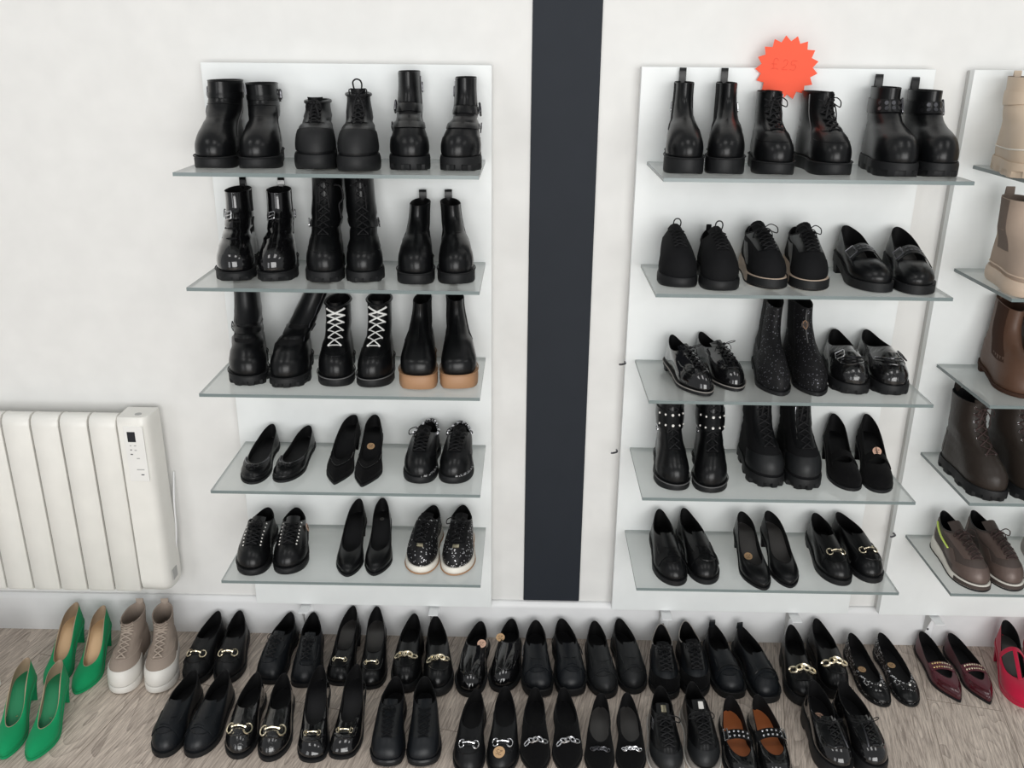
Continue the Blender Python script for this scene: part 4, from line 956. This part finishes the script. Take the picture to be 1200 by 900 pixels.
# ---- middle board, fourth shelf
def fY(s, k):
    s.tongue(.42, 1.0, .016); s.facing(.44, .98, .009, .012, .014); s.laces(.45, .93, .011, .014, 8, loop=.024, tail=.03, r=.0019); s.strap(.62, .78, .12, .88, .004, name='studded_cuff')
    for v in (.655, .745):
        for u in (.36, .43, .5, .57, .64): s.stud(s.S(u, v)[0]+s.N(u, v)[0]*.0055, s.N(u, v)[0], .0030 if u != .5 else .0038, 'pearl', .6)
    s.buckle(.31, .60, .007, .008, 'silver', off=.005); s.tabs(.01, .008)
pair('Y', 'combat_boot', 'boot', 'boot', 'combat boots with white-studded cuffs, middle fourth shelf', fY, bootr(ws=0.72, wa=0.7), ts=.018, W=.044, sole=PLAT(off=.003, welt='thread_grey'), wr=.6, h2=.227)
def fZ(s, k):
    s.tongue(.42, 1.0, .018, 'fabric_black'); s.facing(.42, .90, .010, .012, .014, 'leather_soft'); s.laces(.42, .90, .011, .014, 8, loop=.012, tail=.055, r=.0021); s.patch('toe_cap', .30, .70, .08, .34, .0014, 'leather_grey_black', nu=16); s.path('collar_padding', [(u, .97) for u in np.linspace(0, 1, 40)], .0045, 'fabric_black', off=0, n=7)
    s.path('side_trim', [(.42, v) for v in np.linspace(.5, .8, 6)], .0012, 'silver') if k > 0 else None
pair('Z', 'hiking_boot', 'boot', 'boot', 'matt black lug-sole hiking boots, middle fourth shelf', fZ, bootr(ws=0.72, wa=0.72), ts=.030, W=.0465, mat='fabric_black', sole=LUG(off=.004, lug=.008), wr=.6, h2=.225)
def fa(s, k):
    s.bridge(.60, .010, .9, w_=.024, rise=.008)
    if k > 0: p, n_, d = s.on_bridge(.5); s.sticker(p+d*-.006+n_*.003, n_+np.array([0, .8, 0]), .011, 'pink_paper'); MB().tube([p, p+np.array([.004, 0, .012]), p+np.array([.006, 0, .022])], .001, 5).build('tag_string', 'lace_black', s.root)
pair('a', 'mary_jane_shoe', 'shoe', 'shoe', 'black suede strap heels, right end of middle fourth shelf', fa, lowr(.038, .042, .74, wt=.70, bl=.65, phim=78, toe=1.1), ts=.006, hh=.048, W=.0395, mat='suede', shape='round', sole=dict(kind='flat', t=.006, off=.001, taper=.9, heel=.24, heel_mat='suede'), h2=.114)
# ---- middle board, bottom shelf
def penny(s, k, v0=.62, v1=.80, mat=None):
    s.saddle((v0+v1)/2+.02, .024); s.saddle((v0+v1)/2+.02, .012, .012, .0042, name='penny_keeper'); s.patch('tongue', .415, .585, .80, 1.05, .0012, mat or s.mat, nu=10); s.seam(.235, .235, .34, .62, r=.0018)
def fb(s, k): penny(s, k)
pair('b', 'loafer', 'shoe', 'loafer', 'black penny loafers, left end of middle bottom shelf', fb, lowr(.046, .062, .54, wt=.64, phim=68), ts=.012, hh=.010, W=.0425, mat='leather', sole=dict(kind='flat', t=.011, off=.002, heel=.26))
pair('c', 'court_shoe', 'shoe', 'shoe', 'shiny black court shoes, centre of middle bottom shelf', lambda s, k: s.insole_sticker(.52, .003, .011) if k < 0 else None, lowr(.034, .034, .77, wt=.74, bl=.6, phim=84), ts=.004, hh=.045, W=.039, shape='almond', mat='leather', insole='insole_grey', sole=dict(kind='flat', t=.004, off=.0008, taper=.7, heel=.2))
def fd(s, k): s.patch('tongue', .40, .60, .74, 1.05, .0012, s.mat, nu=12); s.seam(.24, .24, .34, .66, r=.0017); s.saddle(.77, .010); s.bit(.77, 'pale_gold')
pair('d', 'loafer', 'shoe', 'loafer', 'black snaffle loafers, right end of middle bottom shelf', fd, lowr(.048, .060, .56, wt=.64, phim=68), ts=.014, hh=.012, W=.042, mat='leather', sole=dict(kind='flat', t=.012, off=.002, heel=.26))
# ---- right board
def fe(s, k): s.strap(.74, .86, 0, 1, .003, mat='beige_leather', name='ankle_strap'); s.buckle(.68, .80, .009, .013, 'pale_gold', off=.006, r=.002); s.tabs(.012, .008); s.path('piping', [(u, .22) for u in np.linspace(0, 1, 30)], .0016, 'cream_rubber')
pair('e', 'ankle_boot', 'boot', 'boot', 'beige leather ankle boot with a buckled strap at the right edge', fe, bootr(ws=0.72, wa=0.72), ts=.030, W=.047, mat='beige_leather', lining='beige_elastic', sole=LUG(off=.004, mat='beige_leather', lug=.004), h2=.205)
def ff(s, k): s.gore(.40, .99, .06, mat='beige_elastic', uc=.24); s.tabs(.018, .010, mat='beige_elastic'); s.path('piping', [(u, .10) for u in np.linspace(0, 1, 30)], .002, 'beige_rubber')
pair('f', 'chelsea_boot', 'boot', 'boot', 'taupe suede chelsea boot on a chunky pale sole', ff, bootr(ws=0.7, wa=0.72), ts=.032, W=.0475, mat='beige_suede', lining='beige_elastic', sole=PLAT(off=.005, mat='beige_rubber', bulge=.003), h2=.195)
def fg(s, k): s.gore(.40, .99, .06, mat='brown_elastic', uc=.30); s.tabs(.014, .009, mat='brown_leather')
pair('g', 'chelsea_boot', 'boot', 'boot', 'brown leather chelsea boots on the right board', fg, bootr(ws=0.62, wa=0.64, toe=.95), ts=.008, hh=.014, W=.043, mat='brown_leather', lining='brown_elastic', sole=dict(kind='flat', t=.007, off=.002, mat='brown_elastic'), wr=.5, h2=.19)
def fh(s, k): s.tongue(.44, 1.04, .016, 'dark_brown_leather'); s.facing(.46, .98, .010, .013, .014); s.laces(.47, .95, .012, .014, 7, mat='dark_brown_lace', loop=.02, tail=.04, r=.0018, eye='silver'); s.tabs(.020, .008); s.patch('heel_counter', -.12, .12, .15, .52, .0014, s.mat)
pair('h', 'lace_up_boot', 'boot', 'boot', 'dark brown lace-up boots with lug soles', fh, bootr(ws=0.72, wa=0.72), ts=.028, W=.0455, mat='dark_brown_leather', sole=LUG(off=.004, lug=.006), wr=.6, h2=.208)
def fi(s, k):
    s.tongue(.60, 1.12, .018, 'bronze_dark'); s.facing(.56, .97, .010, .014, .016, 'bronze_leather'); s.laces(.58, .97, .012, .015, 6, mat='dark_brown_lace', loop=.026, tail=.03, r=.0020); s.patch('toe_cap', .32, .68, .08, .40, .0014, 'bronze_leather', nu=16)
    s.patch('side_panel', .24, .34, .25, .7, .0014, 'bronze_leather', nu=7); s.patch('heel_counter', -.12, .12, .2, .75, .0014, 'bronze_leather')
    if k < 0: MB().tube([s.S(.13, .80)[0]+s.N(.13, .80)[0]*.003, s.S(.18, .76)[0]+s.N(.18, .76)[0]*.005, s.S(.24, .72)[0]+s.N(.24, .72)[0]*.005, s.S(.30, .64)[0]+s.N(.30, .64)[0]*.003], .0028, 6, flat=.5).build('neon_cord', 'neon_tag', s.root)
pair('i', 'sneaker', 'sneaker', 'sneaker', 'bronze and brown sneakers with cream soles', fi, lowr(.055, .080, .48, wt=.66, phim=60), ts=.016, hh=.018, W=.0425, mat='bronze_dark', lining='leather_soft', sole=PLAT(off=.003, mat='cream_rubber', bulge=.002, band='rubber', spring=.006, toeguard='bronze_dark'), h2=.105)
def fj(s, k): s.tongue(.60, 1.10, .018, 'fabric_black'); s.laces(.6, .97, .012, .015, 6, r=.0019); s.patch('heel_counter', -.12, .12, .2, .75, .0014, 'steel_grey_leather')
pair('j', 'sneaker', 'sneaker', 'sneaker', 'grey metallic sneaker cut off by the photo edge, bottom right shelf', fj, lowr(.055, .080, .48, wt=.66, phim=60), ts=.022, hh=.008, W=.043, mat='steel_grey_leather', sole=PLAT(off=.003, mat='grey_rubber', bulge=.002), adj={-1: (-.008, 0, 0)}, h2=.1)
# ---- floor, back row
def heels_green(s, k): pass
GR = dict(ts=.005, hh=.068, W=.0385, shape='almond', mat='green_suede')
pair('f1', 'court_shoe', 'shoe', 'shoe', 'green suede court shoes with gold insoles, nearer the wall', None, lowr(.040, .036, .72, wt=.62, bl=.6, phim=82), lining='lining_tan', insole='insole_gold', sole=dict(kind='flat', t=.004, off=.0006, taper=.45, heel=.17, mat='green_suede', heel_mat='green_suede'), h2=.128, **GR)
def fg1(s, k):
    m = MB()                                    # illegible gold maker's stamp on the footbed
    for i in range(11, 19): p = s.bed[i, 2]; m.tube([p+np.array([-.003, 0, .001]), p+np.array([.0005*(i % 3), .001, .001]), p+np.array([.003, -.0005, .001])], .0005, 4)
    m.build('gold_stamp', 'gold', s.root)
pair('f1b', 'court_shoe', 'shoe', 'shoe', 'green suede court shoes with green insoles, bottom left corner', fg1, lowr(.040, .036, .72, wt=.62, bl=.6, phim=82), lining='lining_tan', insole='insole_green', sole=dict(kind='flat', t=.004, off=.0006, taper=.45, heel=.17, mat='green_suede', heel_mat='green_suede'), h2=.125, **GR)
def f2(s, k):
    s.patch('toe_cap', .27, .73, .03, .29, .002, 'white_rubber', nu=24, nv=8); s.tongue(.50, 1.02, .015, 'taupe_canvas'); s.facing(.48, .98, .009, .012, .014, 'taupe_canvas'); s.laces(.44, .97, .010, .014, 8, mat='taupe_lace', bow=False, r=.0024); s.tabs(.012, .010, 'taupe_lace')
    s.seam(.25, .25, .42, .46, mat='taupe_lace')
pair('f2', 'high_top_sneaker', 'sneaker', 'sneaker', 'taupe canvas high-top sneakers with white toe caps', f2, lambda h: rows_boot(h, ws=.62, wa=.60, yf=.48), ts=.022, W=.045, mat='taupe_canvas', lining='taupe_canvas', insole='insole_grey', sole=PLAT(off=.0015, mat='white_rubber', bulge=.0005, spring=.006), h2=.140)
def f3(s, k): s.patch('tongue', .40, .60, .74, 1.06, .0012, s.mat, nu=12); s.seam(.24, .24, .34, .66, r=.0017); s.saddle(.79, .010); s.bit(.79, 'pale_gold', 1.15)
pair('f3', 'loafer', 'shoe', 'loafer', 'black loafers with pale gold snaffles beside the high-tops', f3, lowr(.046, .060, .60, wt=.66, phim=68), ts=.016, hh=.010, W=.0425, mat='leather_soft', sole=dict(kind='flat', t=.014, off=.002, heel=.26), h2=.088)
def f4(s, k): s.tongue(.60, 1.06, .016, 'leather_navy'); s.facing(.58, .98, .008, .010, .018, 'leather_navy'); s.laces(.62, .96, .010, .012, 5, loop=.024, tail=.03, r=.0015); s.seam(.2, .2, .44, .5)
pair('f4', 'oxford_shoe', 'shoe', 'shoe', 'soft black lace-up shoes, third pair along the wall', f4, lowr(.048, .070, .52, wt=.68, phim=62), ts=.012, hh=.008, W=.043, mat='leather_navy', shape='square', sole=dict(kind='flat', t=.010, off=.002, heel=.26), h2=.086)
def f5(s, k): s.patch('tongue', .42, .58, .78, 1.03, .0012, s.mat, nu=10); s.seam(.22, .22, .34, .64, r=.0017); s.bit(.80, 'pale_gold', .85, 'H')
pair('f5', 'heeled_loafer', 'shoe', 'shoe', 'heeled black loafers with slim gold bars, back row', f5, lowr(.042, .052, .66, wt=.66, phim=72), ts=.007, hh=.045, W=.0405, mat='leather', insole='insole_grey', shape='square', sole=dict(kind='flat', t=.006, off=.0015, taper=.85, heel=.23), h2=.112)
def f6(s, k): s.patch('tongue', .40, .60, .74, 1.04, .0012, s.mat, nu=12); s.seam(.24, .24, .32, .64, r=.0017); s.chain(.82, 'pale_gold', .024, 5, .0085)
pair('f6', 'loafer', 'shoe', 'loafer', 'platform loafers with pale gold chains, left of back row', f6, lowr(.046, .060, .60, wt=.66, phim=68), ts=.030, hh=.008, W=.043, mat='leather', sole=PLAT(off=.003, arch=.006, bulge=.001), h2=.10)
def f7(s, k):
    s.seam(.22, .22, .34, .62, r=.0017); s.gore(.62, .98, .045, uc=.34); s.seam(.12, .12, .5, .9)
    u_ = INN(s, .17 if k > 0 else .13); s.sticker(s.S(u_, .99)[0]+np.array([0, 0, .005]), (0, .55, 1), .0125, 'pink_paper' if k < 0 else 'kraft_paper')
pair('f7', 'loafer', 'shoe', 'loafer', 'crinkled patent slip-ons with round price tags, back row', f7, lowr(.050, .066, .52, wt=.66, phim=64), ts=.012, hh=.006, W=.043, mat='patent', sole=dict(kind='flat', t=.012, off=.003, heel=.26, welt='rubber'), h2=.078)
def f8(s, k): penny(s, k, .60, .80); s.path('side_chain', [(.5+s.inn*d, .62) for d in np.linspace(.19, .27, 5)], .002, 'gunmetal', off=.003)
pair('f8', 'loafer', 'shoe', 'loafer', 'platform penny loafers below the dark strip', f8, lowr(.048, .062, .56, wt=.68, phim=66), ts=.026, hh=.006, W=.044, mat='leather_navy', shape='square', sole=PLAT(off=.003, welt='rubber'), h2=.09)
def f9(s, k): penny(s, k, .64, .72)
pair('f9', 'loafer', 'shoe', 'loafer', 'plain grey-black loafers just right of the dark strip', f9, lowr(.048, .062, .54, wt=.66, phim=66), ts=.016, hh=.008, W=.043, mat='leather_grey_black', sole=dict(kind='flat', t=.014, off=.002, heel=.26), h2=.085)
def f10(s, k): s.tongue(.58, 1.06, .018, 'fabric_black'); s.facing(.56, .97, .010, .013, .016, 'leather'); s.laces(.58, .96, .012, .015, 6, loop=.026, tail=.03, r=.0018); s.patch('toe_cap', .33, .67, .10, .42, .0012, 'suede', nu=14); s.path('collar_trim', [(u, 1.0) for u in np.linspace(-.32, .32, 26)], .0018, 'grey_rubber', off=0)
pair('f10', 'sneaker', 'sneaker', 'sneaker', 'black sneakers with grey-edged collars against the wall', f10, lowr(.050, .072, .50, wt=.68, phim=62), ts=.020, W=.043, mat='leather_navy', sole=PLAT(off=.003), h2=.088)
def f11(s, k): s.patch('tongue', .42, .58, .78, 1.05, .0012, s.mat, nu=10); s.seam(.24, .24, .34, .62, r=.0017); s.saddle(.76, .020, off=.003); s.saddle(.76, .004, .030, .0045, 'leather', 'band_edge'); s.tabs(.012, .008)
pair('f11', 'loafer', 'shoe', 'loafer', 'black loafers with heel pull tabs in the back row', f11, lowr(.046, .060, .58, wt=.66, phim=68), ts=.018, hh=.008, W=.0425, mat='leather_navy', shape='square', sole=dict(kind='flat', t=.018, off=.003, heel=.26, welt='rubber'), h2=.085)
def f12(s, k): s.patch('tongue', .40, .60, .74, 1.04, .0012, s.mat, nu=12); s.seam(.24, .24, .32, .64, r=.0017); s.chain(.82, 'pale_gold', .026, 4, .0108)
pair('f12', 'loafer', 'shoe', 'loafer', 'platform loafers with thick gold chains, right of back row', f12, lowr(.046, .060, .60, wt=.66, phim=68), ts=.030, hh=.012, W=.0425, mat='leather', sole=PLAT(off=.003, arch=.008), h2=.104)
def f13(s, k): s.insole_sticker(.48 if k < 0 else .42, .0, .011); s.bow(.84, 'leather', .9); s.patch('toe_cap', .34, .66, .10, .62, .0012, 'leather', nu=14); p, n_ = s.S(.5, .84)[0], s.N(.5, .84)[0]; s.stud(p+n_*.009, n_, .0035, 'pearl', 1, name='pearl')
pair('f13', 'ballet_flat', 'shoe', 'flat', 'black studded ballet flats with bows and pearls', f13, lowr(.036, .032, .78, wt=.76, bl=.65, phim=84), ts=.005, hh=.008, W=.0385, mat='studded', shape='round', sole=dict(kind='flat', t=.004, off=.001), h2=.068)
def f14(s, k):
    s.bridge(.56, .006, .9, mat='burgundy', w_=.026, rise=.004, vtop=.92, rot=.04); s.patch('toe_cap', .34, .66, .06, .62, .0012, 'burgundy_patent', nu=14)
    for i, q in enumerate(np.linspace(.14, .86, 8)):
        for l in (-.007, .006): p, n_, d = s.on_bridge(q, l); s.stud(p, n_, .0028, 'gold' if i < 4 and k < 0 else 'pale_gold', .7)
pair('f14', 'ballet_flat', 'shoe', 'flat', 'burgundy pointed flats with gold-beaded straps', f14, lowr(.034, .030, .76, wt=.78, bl=.6, phim=84), ts=.005, hh=.006, W=.0395, mat='burgundy', shape='point', sole=dict(kind='flat', t=.004, off=.001), h2=.06)
def f15(s, k):
    s.bridge(.44, .008, .9, mat='red_suede', w_=.013, rise=.018, vtop=.97); p1 = s.on_bridge(.5)[0]
    p0 = s.S(.5, .96)[0]; MB().tube([p0+np.array([0, .002, .001]), (p0+p1)/2+np.array([0, 0, .003]), p1+np.array([0, 0, .0005])], .0055, 8, flat=.3).build('center_bar', 'red_suede', s.root)
pair('f15', 'mary_jane_shoe', 'shoe', 'shoe', 'crimson suede strap heels at the right edge', f15, lowr(.042, .040, .72, wt=.74, bl=.6, phim=80), ts=.006, hh=.055, W=.041, mat='red_suede', insole='insole_grey', sole=dict(kind='flat', t=.006, off=.001, taper=.7, heel=.2, mat='red_suede', heel_mat='red_suede'), h2=.122, adj={-1: (-.004, -.026, 0), 1: (0, -.026, 0)})
# ---- floor, front row
pair('g1', 'loafer', 'shoe', 'loafer', 'matt navy-black penny loafers in the front row', lambda s, k: penny(s, k), lowr(.048, .062, .56, wt=.66, phim=66), ts=.012, hh=.008, W=.043, mat='leather_navy', sole=dict(kind='flat', t=.011, off=.0015, heel=.26), h2=.08)
def h2f(s, k): s.patch('tongue', .38, .62, .72, 1.04, .0012, s.mat, nu=12); s.seam(.24, .24, .32, .62, r=.0017); s.bit(.74, 'pale_gold', 1.35)
pair('g2', 'loafer', 'shoe', 'loafer', 'patent black loafers with large gold snaffles, front row', h2f, lowr(.046, .058, .60, wt=.68, phim=68), ts=.010, hh=.010, W=.0415, mat='croc_patent', sole=dict(kind='flat', t=.009, off=.0015, heel=.26), h2=.08)
def h3f(s, k): s.patch('vamp_tab', .43, .57, .74, .97, .0015, s.mat, nu=10); s.seam(.22, .22, .34, .64, r=.0017); s.bit(.84, 'pale_gold', .85, 'H')
pair('g3', 'heeled_loafer', 'shoe', 'shoe', 'patent heeled loafers with slim gold bars, front row', h3f, lowr(.042, .046, .70, wt=.70, phim=74), ts=.006, hh=.045, W=.040, mat='patent', shape='square', insole='insole_black', sole=dict(kind='flat', t=.006, off=.0015, taper=.8, heel=.22), h2=.108)
def h4f(s, k): s.tongue(.58, 1.06, .018, 'leather_navy'); s.facing(.54, .97, .010, .013, .014, 'leather_grey_black'); s.laces(.56, .95, .011, .014, 6, bow=(k < 0), loop=.018, tail=.02, r=.0014, mat='fabric_black'); s.path('toe_bumper', [(u, .03) for u in np.linspace(.36, .64, 12)], .004, 'rubber_shiny', off=.002)
pair('g4', 'sneaker', 'sneaker', 'shoe', 'matt black lace-up walking shoes, front row', h4f, lowr(.050, .070, .50, wt=.70, phim=62), ts=.016, hh=.006, W=.0435, mat='leather_navy', shape='square', sole=PLAT(off=.003), h2=.086)
def h5f(s, k): s.patch('tongue', .40, .60, .72, 1.02, .0012, s.mat, nu=12); s.seam(.24, .24, .32, .62, r=.0010); s.bit(.78, 'silver', 1.05); s.surf_sticker(.50-.02, .56, .0145, 'kraft_paper', .002) if k > 0 else None
pair('g5', 'loafer', 'shoe', 'loafer', 'black loafers with silver snaffles, front row centre', h5f, lowr(.044, .052, .62, wt=.68, phim=70), ts=.008, hh=.010, W=.0415, mat='leather_soft', sole=dict(kind='flat', t=.007, off=.0015, heel=.26), h2=.074)
def h6f(s, k): s.chain(.80, 'silver', .023, 5, .0072, tilt=-.6); s.patch('tongue', .40, .60, .82, 1.03, .0012, s.mat, nu=12)
pair('g6', 'loafer', 'shoe', 'loafer', 'black velvet slippers with silver chains, front row', h6f, lowr(.044, .054, .62, wt=.68, phim=68), ts=.006, hh=.008, W=.041, mat='suede', shape='almond', sole=dict(kind='flat', t=.006, off=.001, heel=.26), h2=.072)
def h7f(s, k): s.chain(.86, 'gunmetal' if k < 0 else 'silver', .020, 6, .0058)
pair('g7', 'ballet_flat', 'shoe', 'flat', 'black suede flats with chain trims, grey insoles', h7f, lowr(.038, .040, .68, wt=.72, bl=.65, phim=78), ts=.006, hh=.008, W=.040, mat='suede', shape='almond', insole='insole_grey', sole=dict(kind='flat', t=.005, off=.001), h2=.07)
def h8f(s, k):
    s.tongue(.58, 1.12, .018, 'leather_soft'); s.facing(.54, .96, .010, .013, .016, 'leather'); s.laces(.56, .94, .012, .015, 6, loop=.034, tail=.04, r=.0020, side=-.6 if k < 0 else .8)
    o_ = s.S(.5, 1.04)[0]; s.patch('tongue_label', .47, .53, 1.02, 1.10, .004, 'pale_gold' if k < 0 else 'pearl', nu=5); s.patch('toe_cap', .33, .67, .12, .44, .0012, 'leather_grey_black', nu=14); s.patch('side_panel', .30, .36, .72, .90, .002, 'silver', nu=5) if k < 0 else None
pair('g8', 'sneaker', 'sneaker', 'sneaker', 'black sneakers with pale sole edges, front row', h8f, lowr(.052, .074, .50, wt=.66, phim=60), ts=.018, hh=.006, W=.043, mat='leather', sole=PLAT(off=.004, mat='grey_rubber', band='white_rubber'), h2=.092)
def h9f(s, k):
    s.bridge(.52, .006, .9, mat='leather', w_=.026, rise=.006, vtop=.94)
    for q in np.linspace(.22, .86, 5):
        for l in (-.006, .006): p, n_, d = s.on_bridge(q, l); s.stud(p, n_, .0030, 'silver', .6)
    p, n_, d = s.on_bridge(.12 if k < 0 else .92); tx = np.cross(d, n_); m = MB(); m.tube([p+n_*.003+tx*a*.005+d*b*.015 for a, b in ((-1, -1), (1, -1), (1, 1), (-1, 1))], .0017, 6, closed=True, smooth=False); m.build('buckle', 'silver', s.root)
pair('g9', 'mary_jane_shoe', 'shoe', 'flat', 'patent strap flats with studs and rust-brown insoles', h9f, lowr(.040, .036, .80, wt=.80, bl=.7, phim=84), ts=.008, hh=.006, W=.042, mat='patent', insole='insole_tan', sole=dict(kind='flat', t=.008, off=.002), h2=.074)
def h10f(s, k):
    s.tongue(.62, 1.04, .016); s.facing(.56, .96, .008, .012, .020, 'leather'); s.laces(.60, .94, .010, .014, 5, loop=.034, tail=.02, r=.0014, droop=-.6, side=.9); s.seam(.22, .22, .34, .56, r=.0016)
    s.insole_sticker(.40, 0, .0115, 'pink_paper') if k < 0 else None; s.path('braid_trim', [(.5-s.inn*.06, v) for v in np.linspace(.5, .94, 8)], .0022, 'gunmetal', off=.003)
pair('g10', 'oxford_shoe', 'shoe', 'shoe', 'chunky platform lace-ups, bottom right of the front row', h10f, lowr(.046, .058, .58, wt=.68, phim=66), ts=.034, hh=.010, W=.0445, mat='patent', sole=PLAT(off=.004, arch=.008, spring=.006), h2=.108)
